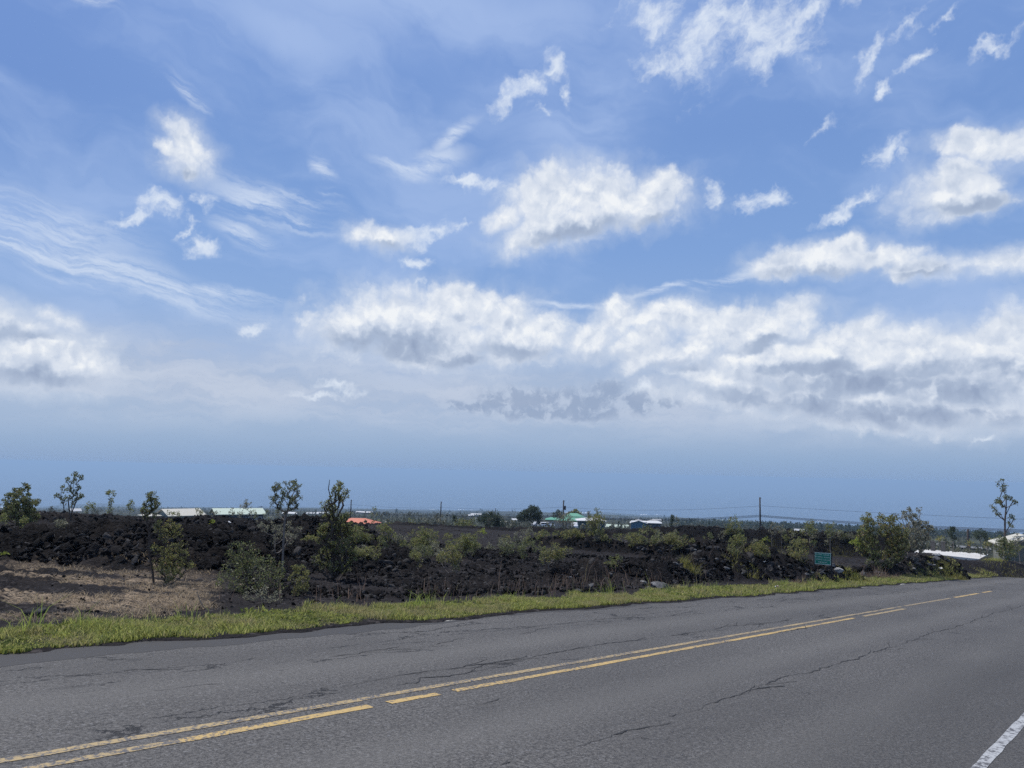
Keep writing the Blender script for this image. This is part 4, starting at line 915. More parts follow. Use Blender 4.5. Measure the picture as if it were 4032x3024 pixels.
mb = MB(); _d = math.hypot(*t8.location.xy); mb.tube([Vector(at(x, y, _d))-t8.location for x, y in ((1305,1985),(1303,1964),(1297,1940),(1293,1925),(1296,1905),(1298,1889))], [.014,.012,.010,.009,.008,.005], 5)
mb.build('bare_twig', 'bark', t8)
T('ohia_shrub','low golden shrub behind the base of the thick-trunked tree','shrub',(1235,2178),25,[(1236,2133,18),(1198,2138,12),(1218,2120,12),(1250,2120,12)],'leaf_yellow',seed=22,per=8)
T('ohia_shrub','upright yellow green shrub at the verge, left of the thick-trunked tree','shrub',(1175,2352),None,[(1185,2256,24),(1164,2239,12),(1185,2300,22),(1198,2310,14),(1164,2330,16),(1150,2280,12),(1205,2270,10)],'leaf_yellow',seed=23,per=8,k=.8)
for i, (bx, by, bl, lf, lab) in enumerate((
  ((960,2330),0,[(930,2170,34),(975,2180,34),(950,2220,36),(1000,2230,34),(960,2270,30),(915,2230,26)],'leaf_dark','broad dull grey-green bush in the hollow below the left bank'),
  ((1060,2350),0,[(1040,2230,34),(1085,2240,30),(1060,2280,36),(1100,2300,26),(1020,2290,28)],'leaf_dark','dark matted bush by the verge between the two tall trees'),
  ((905,2340),0,[(890,2270,26),(925,2290,30),(960,2310,26),(870,2300,18)],'leaf_dark','low dark bush at the edge of the tan grass'),
  ((1030,2375),0,[(1000,2340,24),(1050,2345,26),(960,2350,18),(1095,2345,18)],'leaf_grey','lowest grey bush touching the verge grass, left of centre'))):
    T('bush', lab, 'bush', bx, None, bl, lf, 'bark_pale' if lf == 'leaf_grey' else 'bark', seed=30+i, per=6, k=.30, radpx=9, lpx=7)
T('ohia_tree','tall lone wind-bent tree at the right edge of the photo','tree',(3956,2205),None,
  [(3946,1886,6),(3933,1905,6),(3943,1913,6),(3943,1930,5),(3956,1913,4),(3956,1930,4),(3930,1969,9),(3943,1983,8),(3907,1996,6),(3913,2006,6),(3930,2022,7),(3970,1959,8),(3993,1966,7),(3999,1976,5),(3960,1959,7),(3980,2036,8),(3989,2049,6),(3979,2062,7),(3950,1996,6),(3983,2075,5),(3925,1978,6),(3922,2012,5)],'leaf_dark',thick=1.35,seed=41,per=9,radpx=5,lpx=5,
  stems=[[(3955,2150,0),(3957,2100,0),(3957,2050,0),(3962,2000,0),(3962,1960,0),(3950,1925,0),(3943,1900,0)],[(3957,2050,0),(3935,2020,0),(3915,2003,0)],[(3960,2030,0),(3978,1990,0),(3992,1968,0)],[(3957,2100,0),(3970,2080,0),(3980,2050,0)]])
T('ohia_shrub','shrubby growth round the foot of the lone tree at the right edge','shrub',(3965,2208),None,[(3940,2150,18),(3975,2150,18),(3950,2120,12),(3990,2172,14),(3935,2182,13),(3965,2185,14)],'leaf_dark',seed=42,per=8,k=.8)
T('ohia_tree','left and darkest tree of the big clump at the right','tree',(3463,2228),None,[(3410,2040,17),(3425,2065,20),(3400,2090,18),(3430,2110,22),(3410,2140,24),(3440,2160,22),(3385,2152,16),(3450,2190,16),(3400,2175,14),(3385,2120,16)],'leaf_olive',seed=43,per=9,k=1.1,thick=1.3)
T('ohia_tree','middle tree of the big clump at the right','tree',(3502,2228),None,[(3470,2045,15),(3500,2060,18),(3515,2045,12),(3480,2090,20),(3520,2100,22),(3510,2150,24),(3490,2180,16),(3545,2095,24),(3550,2150,26),(3540,2190,18)],'leaf_yellow',seed=44,per=9,k=1.1,thick=1.3)
T('ohia_tree','grey-brown feathery tree at the right end of the big clump','tree',(3580,2210),None,[(3575,2012,11),(3560,2030,12),(3590,2035,12),(3620,2010,8),(3610,2035,8),(3525,2035,8),(3590,2070,20),(3630,2060,16),(3655,2070,14),(3672,2085,8),(3600,2110,24),(3570,2140,24),(3640,2110,18),(3620,2150,20)],'leaf_grey','bark_pale',seed=45,per=8,k=1.1,thick=1.2)
T('ohia_shrub','bright yellow green tuft at the left side of the big right clump','shrub',(3372,2160),34,[(3370,2132,10),(3362,2138,8),(3380,2140,8)],'leaf_bright',seed=46,per=9)
T('ohia_shrub','dense low leaves at the foot of the big right clump','shrub',(3480,2252),None,[(3430,2215,16),(3470,2225,18),(3505,2215,14),(3450,2240,12)],'leaf_dark',seed=47,per=8,k=.8)

def shrub(px, py, wpx, hpx, leaf, label, dist=None, name='ohia_shrub', cat='shrub', seed=0, slim=False, group=None, per=6, dens=.85, bark='bark_pale'):
    """a plant of the given size whose stem stands at the pixel"""
    if leaf == 'leaf_conifer': per, dens = 13, 1.4
    g = np.random.default_rng(seed+1000); bl = []
    n = max(5, int(9*dens*max(wpx, hpx)/60))
    for _ in range(n):
        t = g.random()**.8; wv = wpx*.5*(math.sin(math.pi*min(.98, .22+.62*t)) if not slim else .8)
        bl.append((px+g.uniform(-1,1)*wv*.95, py-hpx*(.22+.68*t), max(4.0, wpx*g.uniform(.12,.2))))
    bl.append((px+g.uniform(-.15,.15)*wpx, py-hpx*.93, max(4.0, wpx*.1)))
    return photo_tree(name, label, cat, (px, py), dist, bl, leaf, bark, per, 5.0 if dist is None else 4.6, 4.8 if dist is None else 4.4, (), 1.2, seed, 1.0*dens, group)
SH = [
 (1517,2175,75,108,'leaf_olive','tree-like olive shrub on the rubble right of the thick-trunked tree',None,'t'),
 (1445,2205,95,55,'leaf_yellow','low wide yellow green shrub at the right foot of the thick-trunked tree',None),
 (1430,2150,90,70,'leaf_olive','olive shrub against the broken bank below the red roof',None),
 (1580,2160,60,50,'leaf_grey','greyish shrub left of the centre shrubs',None),
 (1662,2175,120,88,'leaf_olive','wide twiggy shrub on the rubble near the centre',None),
 (1636,2251,58,76,'leaf_yellow','small upright shrub with pale stems just left of centre',None),
 (1766,2266,88,118,'leaf_yellow','shrub with orange-tipped leaves beside the jagged lava lump',None),
 (1835,2197,110,92,'leaf_olive','leaning olive shrub at the centre of the field',None),
 (1756,2140,50,38,'leaf_yellow','small yellow green shrub above the centre shrub',None),
 (1880,2140,36,50,'leaf_yellow','thin golden shrub on the flat beyond the centre shrubs',None),
 (1897,2106,34,26,'leaf_bright','tiny bright yellow bush on the far cinder flat',None),
 (1929,2175,55,33,'leaf_grey','low pale shrub right of the leaning centre shrub',None),
 (1987,2156,50,50,'leaf_yellow','round yellow green shrub left of the thin upright pair',None),
 (2032,2158,46,62,'leaf_grey','pale dry shrub on the flat just left of the photo centre line',None),
 (2080,2158,48,48,'leaf_yellow','yellowish shrub right of the pale dry shrub',None),
 (2130,2262,42,130,'leaf_olive','thin upright shrub with a bare pale stem',None,'s'),
 (2178,2256,82,116,'leaf_yellow','golden-leaved shrub beside the thin upright one',None),
 (2228,2196,46,42,'leaf_yellow','small shrub perched above the golden-leaved one',None),
 (2427,2256,66,70,'leaf_olive','compact rounded green shrub alone on the cinders',None),
 (2340,2135,92,108,'leaf_olive','bushy tree in front of the white-roofed houses',None,'t'),
 (2224,2105,72,80,'leaf_grey','greyish tree in front of the green-roofed house',None,'t'),
 (2383,2152,46,44,'leaf_yellow','yellow green shrub under the bushy tree by the houses',None),
 (2441,2138,44,36,'leaf_yellow','orange-tinged shrub between the houses and the upper rock row',None),
 (2495,2160,75,58,'leaf_yellow','wide golden shrub on the lava below the blue house',None),
 (2557,2158,78,86,'leaf_olive','tall tangled shrub below the blue house',None),
 (2600,2140,50,40,'leaf_grey','dry brown tangle of twigs right of the tangled shrub',None),
 (2658,2160,92,50,'leaf_yellow','spreading yellow green shrub behind the upper rock row',None),
 (2725,2144,24,22,'leaf_yellow','small shrub alone on the cinder flat left of the tall pole',None),
 (2260,2128,78,36,'leaf_yellow','low row of yellowish brush on the flat below the green roof',None),
 (2137,2120,62,28,'leaf_yellow','low brush on the flat below the parked cars',None),
 (2080,2112,50,30,'leaf_grey','grey brush near the conifer beyond the flat',None),
 (2895,2124,62,92,'leaf_olive','leafy tree on the bank left of the tallest pole',None,'t'),
 (2903,2192,92,80,'leaf_olive','left of the two broad shrubs behind the rock pile',None),
 (2990,2205,88,72,'leaf_yellow','right of the two broad shrubs behind the rock pile',None),
 (3018,2150,36,30,'leaf_bright','bright yellow green bush on top of the broad shrubs',None),
 (2970,2150,36,24,'leaf_grey','reddish dead-looking shrub between the broad ones',None),
 (3136,2214,90,86,'leaf_yellow','bright leafy shrub immediately left of the sign',None),
 (3190,2180,56,142,'leaf_olive','tall narrow tree directly behind the sign',None,'t'),
 (3120,2116,36,30,'leaf_yellow','small shrub on the bank left of the tall tree behind the sign',None),
 (3036,2104,54,46,'leaf_grey','brownish tree on the bank right of the tallest pole',58,'t'),
 (3279,2124,60,62,'leaf_olive','rounded open tree on the bank right of the sign',58,'t'),
 (3256,2160,14,30,'leaf_grey','single small sapling on the cinder flat right of the sign',None),
 (3080,2106,34,38,'leaf_grey','faint grey tree on the bank between pole and sign',60,'t'),
 (836,2068,26,18,'leaf_bright','bright green tuft alone on the flat top behind the left bank',None),
 (965,2050,58,78,'leaf_grey','grey-green twin-crowned tree in front of the long pale green roof',60,'t'),
 (915,2046,22,44,'leaf_grey','narrow tree left of the twin-crowned one',62,'t'),
 (780,2040,40,34,'leaf_olive','round shrub at the right end of the cream roof',62),
 (667,2046,36,34,'leaf_olive','dark shrub in front of the cream roof',62),
 (700,2046,26,30,'leaf_olive','small shrub in front of the middle of the cream roof',62),
 (850,2042,30,26,'leaf_grey','low grey bush between the cream and the pale green roofs',62),
 (1004,2044,24,34,'leaf_olive','little tree before the right half of the long pale green roof',62,'t'),
 (1050,2052,26,46,'leaf_dark','dark thin tree at the right end of the long pale green roof',62,'t'),
 (17,2085,44,58,'leaf_olive','olive shrub cut off by the left edge of the photo',None),
 (105,2095,56,54,'leaf_olive','olive shrub under the dense dark tree at the far left',None),
 (236,2100,60,56,'leaf_grey','grey brush at the foot of the slender left trees',None),
 (18,2195,36,16,'leaf_bright','small bright plant by the lava at the left edge',None),
 (1472,2082,34,86,'leaf_olive','slim tree right of the red roof against the sea',70,'t'),
 (1611,2092,62,44,'leaf_olive','rounded green bush beyond the cinder flat right of the red roof',75),
 (1560,2092,60,30,'leaf_yellow','yellow green brush right of the red roof',72),
 (1665,2082,28,44,'leaf_grey','pair of thin grey trunks left of the middle pole',80,'t'),
 (1745,2078,50,42,'leaf_grey','grey scrubby tree behind the middle pole',85,'t'),
 (1830,2082,80,34,'leaf_olive','wide low green bush right of the middle pole',85),
 (1789,2064,16,32,'leaf_conifer','small pointed conifer right of the middle pole',120,'t'),
 (1933,2086,82,66,'leaf_conifer','dense dark conifer-like tree right of the centre pole',110,'t'),
 (2062,2064,52,50,'leaf_conifer','dark wind-shaped conifer at the left of the big pair',120,'t'),
 (2102,2068,66,72,'leaf_conifer','large feathery conifer left of the transformer pole',120,'t'),
 (2198,2050,40,42,'leaf_conifer','dark bushy tree left of the green roof',150,'t'),
 (2348,2042,36,38,'leaf_olive','small tree poking above the white roof beside the green one',75,'t'),
 (2318,2040,14,24,'leaf_grey','narrow little tree left of the one above the white roof',75,'t'),
 (2645,2078,14,48,'leaf_conifer','thin pointed tree right of the blue house',120,'t'),
 (2668,2078,32,42,'leaf_grey','grey tree right of the thin pointed one',110,'t'),
 (3751,2140,34,64,'leaf_conifer','dark upright tree in front of the side road at the right',100,'t'),
 (3708,2135,40,24,'leaf_yellow','yellow green bush left of the dark upright tree by the side road',110),
 (3727,2176,28,28,'leaf_yellow','small bush growing at the back edge of the white slab',None),
 (4010,2160,60,62,'leaf_grey','nearly bare pinkish tree by the house at the right edge',70,'t'),
 (3815,2150,34,20,'leaf_yellow','low green brush beside the small right-hand pole',115),
 (3946,2172,70,52,'leaf_dark','dark bush in front of the grey house wall at the right',75),
 (3992,2180,62,50,'leaf_olive','olive bush beside the house at the very right edge',72),
 (3900,2156,60,26,'leaf_yellow','orange-green brush along the far side of the side road',115),
]
for i, q in enumerate(SH):
    px_, py_, wp, hp, lf, lab, dist = q[:7]; fl = q[7] if len(q) > 7 else ''
    shrub(px_, py_, wp, hp, lf, lab, dist, 'ohia_tree' if fl == 't' else 'ohia_shrub', 'tree' if fl == 't' else 'shrub', 60+i, fl == 's' or wp < 30)
q_ = random.Random(5)
for i in range(66):
    px_ = q_.uniform(1360, 3420); py_ = q_.uniform(2120, 2215) if px_ < 2100 else q_.uniform(2112, 2150); s_ = q_.uniform(.8, 1.4)*(22+(py_-2110)*.30)
    shrub(px_, py_, s_*q_.uniform(.8,1.4), s_, q_.choice(['leaf_grey','leaf_olive','leaf_dark','leaf_grey']), 'small scrubby seedling shrub standing among the larger ones on the lava field', None, 'scrub_plant', 'shrub', 400+i, False, 'small seedling shrubs dotted over the lava field', 6, .8)
# umbrella-shaped tree by the side road
T('umbrella_tree','flat-topped umbrella-shaped tree beside the side road at the right','tree',(3860,2156),112,[(3858,2104,14),(3840,2108,9),(3878,2112,9),(3885,2126,7),(3850,2098,9),(3868,2098,9)],'leaf_conifer','bark',seed=150,stems=[[(3861,2135,0),(3860,2118,0)]])
T('shade_tree','dome-shaped dark tree behind the green roof','tree',(2262,2040),245,[(2250,2026,9),(2265,2021,10),(2280,2030,9),(2285,2038,6),(2240,2030,7)],'leaf_olive','bark',seed=151,per=14,k=2.5)

# small trees scattered over the plain, copied from a few grown ones
def copy_tree(o, loc, rz, s, label, group):
    c = o.copy(); COL.objects.link(c); c.location = loc; c.rotation_euler = (0,0,rz); c.scale = (s[0],s[0],s[1]); c['label'] = label; c['group'] = group
    for ch in o.children:
        d = ch.copy(); COL.objects.link(d); d.parent = c
    return c
def proto(seed, kind, leaf, H=3.0, ntips=46, rad=.20, ls=.17, per=9):
    g = np.random.default_rng(seed); tips = []
    for _ in range(ntips):
        t = g.random(); z = H*(.30+.68*t)
        w_ = {'tuft': .13+.32*math.exp(-((t-.75)/.25)**2), 'column': .20*math.sin(math.pi*(.15+.8*t)), 'round': .40*math.sin(math.pi*(.12+.8*t)), 'cone': .30*(1.02-t)}[kind]*H
        q = w_*math.sqrt(g.random()); a = g.uniform(0, 6.283); tips.append(np.array((q*math.cos(a), q*math.sin(a), z)))
    o = plant('scrub_tree', (0,0,0), tips, leaf, 'bark_pale', per, rad, ls, (), 1.6, seed); return o
PR = [proto(201,'tuft','leaf_far'), proto(202,'column','leaf_far'), proto(203,'round','leaf_far'), proto(204,'tuft','leaf_far',3.2,34), proto(205,'cone','leaf_conifer',3.6,60), proto(206,'round','leaf_far',2.2,50), proto(207,'column','leaf_conifer',3.0,50)]
g = np.random.default_rng(77); used = set(); n_ = 0
LAB = ['small tufted tree on the scrubby plain beyond the lava banks','thin columnar tree on the plain beyond the lava banks','rounded little tree on the plain beyond the lava banks','loose-topped tree on the plain beyond the lava banks','pointed dark conifer on the plain beyond the lava banks','low rounded bush on the plain beyond the lava banks','dark narrow conifer on the plain beyond the lava banks']
def clear_of(az, r):     # keep sight lines to the houses open
    for (x0, x1, rm) in ((630,770,190),(795,1050,190),(1365,1510,150),(2110,2400,230),(2470,2610,250),(3600,3900,135),(3890,4032,95)):
        a0, a1 = azel(x0, 2050)[0], azel(x1, 2050)[0]
        if a0 < az < a1 and r < rm: return False
    return True
while n_ < 270:
    az = g.uniform(-36, 36); r_ = 75*math.exp(g.random()*math.log(430/75)); 
    if not clear_of(az, r_): continue
    k_ = int(g.choice([0,0,1,2,2,3,3,4,5,5,6])); loc = on_ground(math.sin(R(az))*r_, math.cos(R(az))*r_)
    s0 = min(1.25, g.uniform(13, 40)*r_/3030/3); s1 = s0*g.uniform(.85, 1.25)
    if k_ not in used: o = PR[k_]; o.location = loc; o.scale = (s0,s0,s1); tag(o, LAB[k_], 'tree', 'small trees scattered on the plain'); used.add(k_)
    else: copy_tree(PR[k_], loc, g.uniform(0,6.28), (s0,s1), LAB[k_], 'small trees scattered on the plain')
    n_ += 1
for i in range(58):
    az = g.uniform(-35, -13) if i < 40 else g.uniform(-2, 20); r_ = g.uniform(58, 150) if i < 40 else g.uniform(85, 170)
    if not clear_of(az, r_): continue
    k_ = int(g.choice([0,1,2,3,5])); s0 = g.uniform(22, 52)*r_/3030/3; loc = on_ground(math.sin(R(az))*r_, math.cos(R(az))*r_)
    copy_tree(PR[k_], loc, g.uniform(0,6.28), (s0,s0*g.uniform(.85,1.2)), LAB[k_], 'small trees scattered on the plain')
for k_, o in enumerate(PR):
    if k_ not in used:
        for ch in list(o.children): bpy.data.objects.remove(ch)
        bpy.data.objects.remove(o)
for k_, o in enumerate(PR[:0]): pass
# the wood further off, beyond counting
def wood(name, n, r0, r1, a0, a1, s0, s1, seed, label, leafm='leaf_far', dens=.40):
    g = np.random.default_rng(seed); r_ = np.exp(g.uniform(math.log(r0), math.log(r1), n)); az = np.radians(g.uniform(a0, a1, n)); x = np.sin(az)*r_; y = np.cos(az)*r_
    k_ = fbm(x/60, y/60, 3, seed) > dens; x, y, r_ = x[k_], y[k_], r_[k_]; z = ground_z(x, y); n = len(x)
    hh = g.uniform(s0, s1, n)*(.6+.9*g.random(n)**2); m_ = 26; P = np.repeat(np.stack([x,y,z],-1), m_, 0); h2 = np.repeat(hh, m_)
    t = g.random(n*m_); rad = h2*.30*np.sin(np.pi*np.clip(.15+.8*t, 0, 1)); a = g.uniform(0, 6.283, n*m_); q = rad*np.sqrt(g.random(n*m_))
    c = P+np.stack([np.cos(a)*q, np.sin(a)*q, h2*(.12+.88*t)], -1)
    ax = g.normal(size=c.shape); ax /= np.linalg.norm(ax, axis=1)[:,None]; s = np.cross(ax, g.normal(size=c.shape)); s /= np.linalg.norm(s, axis=1)[:,None]
    L = (h2*.15)[:,None]; v = np.stack([c-ax*L, c+s*L*.7, c+ax*L, c-s*L*.7], 1).reshape(-1,3)
    return tag(mesh_np(name, v, np.arange(len(v)).reshape(-1,4), MAT[leafm]), label, 'wood', kind='stuff')
wood('scrub_wood', 2600, 130, 420, -38, 38, .6, 1.7, 301, 'low grey-green scrub covering the plain beyond the banks')
wood('distant_wood', 5600, 400, 1500, -38, 38, 1.3, 3.2, 302, 'distant scrubby woodland on the slope down to the sea', dens=.36)
wood('distant_wood', 5200, 500, 1350, 12, 38, 1.5, 3.8, 303, 'bluish forest on the far rise at the right', 'leaf_conifer', .2)
wood('distant_wood', 2500, 1300, 3500, -38, 20, 3.0, 6.5, 304, 'thin dark tree belts far out on the coastal plain', 'leaf_conifer', .55)

# ------------------------------------------------------------------ poles and wires
def pole(px, py_top, dist, label, kind='plain', below=None, group='wooden utility poles along the wire line'):
    top = at(px, py_top, dist); b = on_ground(top.x, top.y); H = top.z-b.z
    root = empty('utility_pole', b)
    MB().tube([(0,0,-.5),(0,0,H*.5),(0,0,H)], [.21,.19,.16], 8).build('post', 'pole_wood', root, True)
    ins = MB(); ins.tube([(.12,0,H-.3),(.28,0,H-.22)], [.03,.03], 6); ins.tube([(.28,0,H-.3),(.28,0,H-.05)], [.06,.05], 8); ins.build('insulator', 'insulator', root)
    if kind == 'transformer':
        MB().tube([(.42,0,H-2.6),(.42,0,H-1.5)], [.27,.27], 12).build('transformer', 'metal_grey' if False else 'pole_wood', root)
        MB().tube([(0,0,H-.15),(.3,0,H-.05),(.36,0,H-.7)], [.05,.05,.04], 6).build('bracket', 'metal_grey', root)
    if kind == 'cross': MB().box(-1.3,1.3,-.08,.08,H-.5,H-.32).build('crossarm', 'pole_wood', root)
    return tag(root, label, 'utility pole', group), top
p1, t1 = pole(1383,1968,262,'utility pole behind the red roof')
p2, t2 = pole(1737,1975,250,'bare utility pole standing alone on the flat, left of the photo centre')
p3, t3 = pole(2219,1970,215,'utility pole with a transformer beside the green roof','transformer')
p4, t4 = pole(2992,1958,186,'tallest nearest utility pole right of centre')
p0, t0 = pole(1028,1992,430,'distant pole with a crossarm at the end of the pale green roof','cross')
pm, tm = pole(1951,2001,520,'small distant pole behind the dark conifer-like tree')
pr, tr = pole(3810,2084,150,'short thin pole beside the side road at the right', group='wooden utility poles along the wire line')
def wire(name, pa, pb, sag, label, r=.026, n=22, strands=1, gap=.16):
    mb = MB()
    for s in range(strands):
        pts = []
        for i in range(n+1):
            t = i/n; q = pa.lerp(pb, t); q.z -= 4*sag*t*(1-t)+s*gap; pts.append(q)
        mb.tube(pts, [r]*(n+1), 4)
    o = mb.build(name, 'wire'); return tag(o, label, 'wire', 'overhead wires')
end = at(4420, 2058, 150); end2 = at(4420, 2098, 150)
def w_(px, py, d): return at(px, py, d)
wire('power_wire', w_(1028,2000,430), w_(1383,1986,262), 1.2, 'upper wire from the crossarm pole to the pole behind the red roof')
wire('power_wire', w_(1383,1986,262), w_(1737,1999,250), .5, 'upper wire from the red-roof pole to the bare centre pole')
wire('power_wire', w_(1737,1998,250), w_(2219,1997,215), .5, 'upper wire from the bare centre pole to the transformer pole')
wire('power_wire', w_(2219,1997,215), w_(2992,1992,186), .9, 'upper wire from the transformer pole to the tallest pole')
wire('power_wire', w_(2992,1991,186), end, .3, 'upper wire from the tallest pole to the right edge of the photo')
wire('cable_bundle', w_(1383,2014,262), w_(1737,2026,250), .5, 'thick lower cables from the red-roof pole to the bare centre pole', .05, strands=2, gap=.2)
wire('cable_bundle', w_(1737,2026,250), w_(2219,2029,215), .5, 'thick lower cables from the bare centre pole to the transformer pole', .05, strands=2, gap=.2)
wire('cable_bundle', w_(2219,2030,215), w_(2992,2028,186), .9, 'thick lower cables from the transformer pole to the tallest pole', .05, strands=3, gap=.2)
wire('cable_bundle', w_(2992,2028,186), end2, .5, 'thick lower cables from the tallest pole to the right edge of the photo', .055, strands=3, gap=.17)

# ------------------------------------------------------------------ houses
def gable(L, Wd, h, rise, over, thick=.12):
    """gable roof, ridge along x"""
    a, b = L/2+over, Wd/2+over; s = rise/(Wd/2); ze = h-over*s
    v = []
    for dz in (0, thick): v += [(-a,-b,ze+dz),(a,-b,ze+dz),(a,0,h+rise+dz),(-a,0,h+rise+dz),(-a,b,ze+dz),(a,b,ze+dz)]
    f = [(6,7,8,9),(9,8,11,10),(1,0,3,2),(2,3,4,5),(0,1,7,6),(5,4,10,11),(0,6,9,3),(3,9,10,4),(1,2,8,7),(2,5,11,8)]
    return MB().add(v, f)
def hip(L, Wd, h, rise, over, thick=.12, ridge=None):
    a, b = L/2+over, Wd/2+over; r_ = ridge if ridge is not None else max(.05, (L-Wd)/2); v = []
    for dz in (0, thick): v += [(-a,-b,h+dz),(a,-b,h+dz),(a,b,h+dz),(-a,b,h+dz),(-r_,0,h+rise+dz),(r_,0,h+rise+dz)]
    f = [(6,7,11,10),(8,9,10,11),(7,8,11),(9,6,10),(1,0,4,5),(3,2,5,4),(2,1,5),(0,3,4),(0,1,7,6),(1,2,8,7),(2,3,9,8),(3,0,6,9)]
    return MB().add(v, f)
def window(parent, x, y, z, w_h, face='front', frame='white_paint'):
    ww, wh = w_h
    if face == 'front':
        fr = MB().box(x-ww/2-.08,x+ww/2+.08,y-.05,y-.003,z-wh/2-.08,z+wh/2+.08).build('window', frame, parent)
        MB().box(x-ww/2,x+ww/2,y-.07,y-.052,z-wh/2,z-.03).box(x-ww/2,x+ww/2,y-.07,y-.052,z+.03,z+wh/2).build('pane', 'window_dark', fr)
    else:
        s = 1 if x > 0 else -1
        fr = MB().box(min(x+s*.003,x+s*.05),max(x+s*.003,x+s*.05),y-ww/2-.08,y+ww/2+.08,z-wh/2-.08,z+wh/2+.08).build('window', frame, parent)
        MB().box(min(x+s*.052,x+s*.07),max(x+s*.052,x+s*.07),y-ww/2,y+ww/2,z-wh/2,z+wh/2).build('pane', 'window_dark', fr)
def house(px, py_eave, dist, yaw, L, Wd, h, rise, roof, wall, label, kind='gable', over=.5, name='house', wins=(), trim=None, ridge=None, wings=()):
    """px,py: middle of the front eave line; yaw turns the long side away from the viewer"""
    e = at(px, py_eave, dist); gz = float(ground_z(e.x, e.y)); az = math.atan2(e.x, e.y)
    h = e.z-gz if h is None else h; base = Vector((e.x, e.y, e.z-h))
    root = empty(name, base, -az+R(yaw))
    w2 = MB().box(-L/2, L/2, 0, Wd, -1.5, h-.02)
    if kind == 'gable': w2.add([(-L/2,.0,h-.02),(-L/2,Wd,h-.02),(-L/2,Wd/2,h+rise-.03),(L/2,0,h-.02),(L/2,Wd,h-.02),(L/2,Wd/2,h+rise-.03)], [(0,1,2),(3,5,4)])
    w2.build('wall', wall, root)
    rf = (gable if kind == 'gable' else hip)(L, Wd, h, rise, over, **({} if kind == 'gable' else {'ridge': ridge})); rf.v = [(x, y+Wd/2, z) for x, y, z in rf.v]; rf.build('roof', roof, root)
    for (x, z, ww, wh) in wins: window(root, x, 0, z, (ww, wh))
    for wn in wings: wn(root, h)
    return tag(root, label, 'house')
def wing(x0, x1, y0, y1, h2, rise, roof, wall, kind='gable_y', over=.45):
    def f(root, h):
        MB().box(x0,x1,y0,y1,-1.5,h2-.02).add([(x0,y0,h2-.02),(x1,y0,h2-.02),((x0+x1)/2,y0,h2+rise-.03),(x0,y1,h2-.02),(x1,y1,h2-.02),((x0+x1)/2,y1,h2+rise-.03)] if kind == 'gable_y' else [], [(0,1,2),(3,5,4)] if kind == 'gable_y' else []).build('wall', wall, root)
        if kind == 'gable_y':
            r_ = gable(y1-y0, x1-x0, h2, rise, over); r_.v = [(-y+(x0+x1)/2, x+(y0+y1)/2, z) for x, y, z in r_.v]
        else:
            r_ = hip(x1-x0, y1-y0, h2, rise, over); r_.v = [(x+(x0+x1)/2, y+(y0+y1)/2, z) for x, y, z in r_.v]
        r_.build('roof', roof, root)
    return f
house(735,2028,190,24,7.6,6.5,2.8,1.15,'roof_cream','wall_grey','house with a cream gable roof at the left','gable',.6,wins=((1.5,1.5,1.2,1.0),),wings=(wing(-7.5,-4.3,3,7,2.5,.4,'roof_cream','wall_grey','hip'),))
house(948,2024,190,10,10.2,8.5,2.7,1.0,'roof_mint','wall_navy','long house with a pale green roof and blue walls, left of centre','gable',.6,wins=((-2.4,1.2,1.1,.9),(2.6,1.4,1.6,1.2),(4.2,1.4,.9,1.1)))
house(1398,2066,150,-12,6.6,5.5,2.7,.95,'roof_red','wall_tan','house with a red metal roof between the trees','hip',.6,ridge=1.4,wins=((-1,1.5,1.2,1.0),),wings=(wing(1.4,4.4,-1.8,1.2,2.6,.62,'roof_red','trim_dark'),))
house(2252,2052,228,-8,8.0,8.0,2.7,2.0,'roof_green','wall_tan','house with a tall green hipped roof and tan walls','hip',.7,ridge=1.0,wins=((0.2,1.5,1.5,.9),(2.4,1.5,.8,.9)))
house(2178,2048,262,0,4.6,5,2.5,.7,'roof_green','wall_tan','low outbuilding with a green roof left of the tall green roof','hip',.4,name='outbuilding',ridge=.9,wins=((0,1.4,.8,.7),))
house(2330,2052,205,6,6.6,6,2.9,.55,'roof_white','wall_teal','dark teal house with a flat white roof and a white window','hip',.6,ridge=1.6,wins=((-2.3,1.75,.55,.85),(1.9,1.6,.8,.8)))
house(2515,2056,262,0,4.6,6.5,2.6,.1,'roof_white','wall_blue','blue house with two white roofs seen above the right brush','hip',.3,ridge=1.5,wins=(),wings=(wing(-2.5,2.4,-1.2,6,2.35,.75,'roof_white','wall_blue'),wing(2.45,7.2,1.0,6.5,2.3,1.15,'roof_white','wall_navy','hip'),))
house(3930,2137,103,-80,6.0,5.2,2.1,.85,'roof_cream','wall_olive','grey house with a pale gable roof behind the lone right tree','gable',.4,wins=((-.8,1.4,1,.8),))
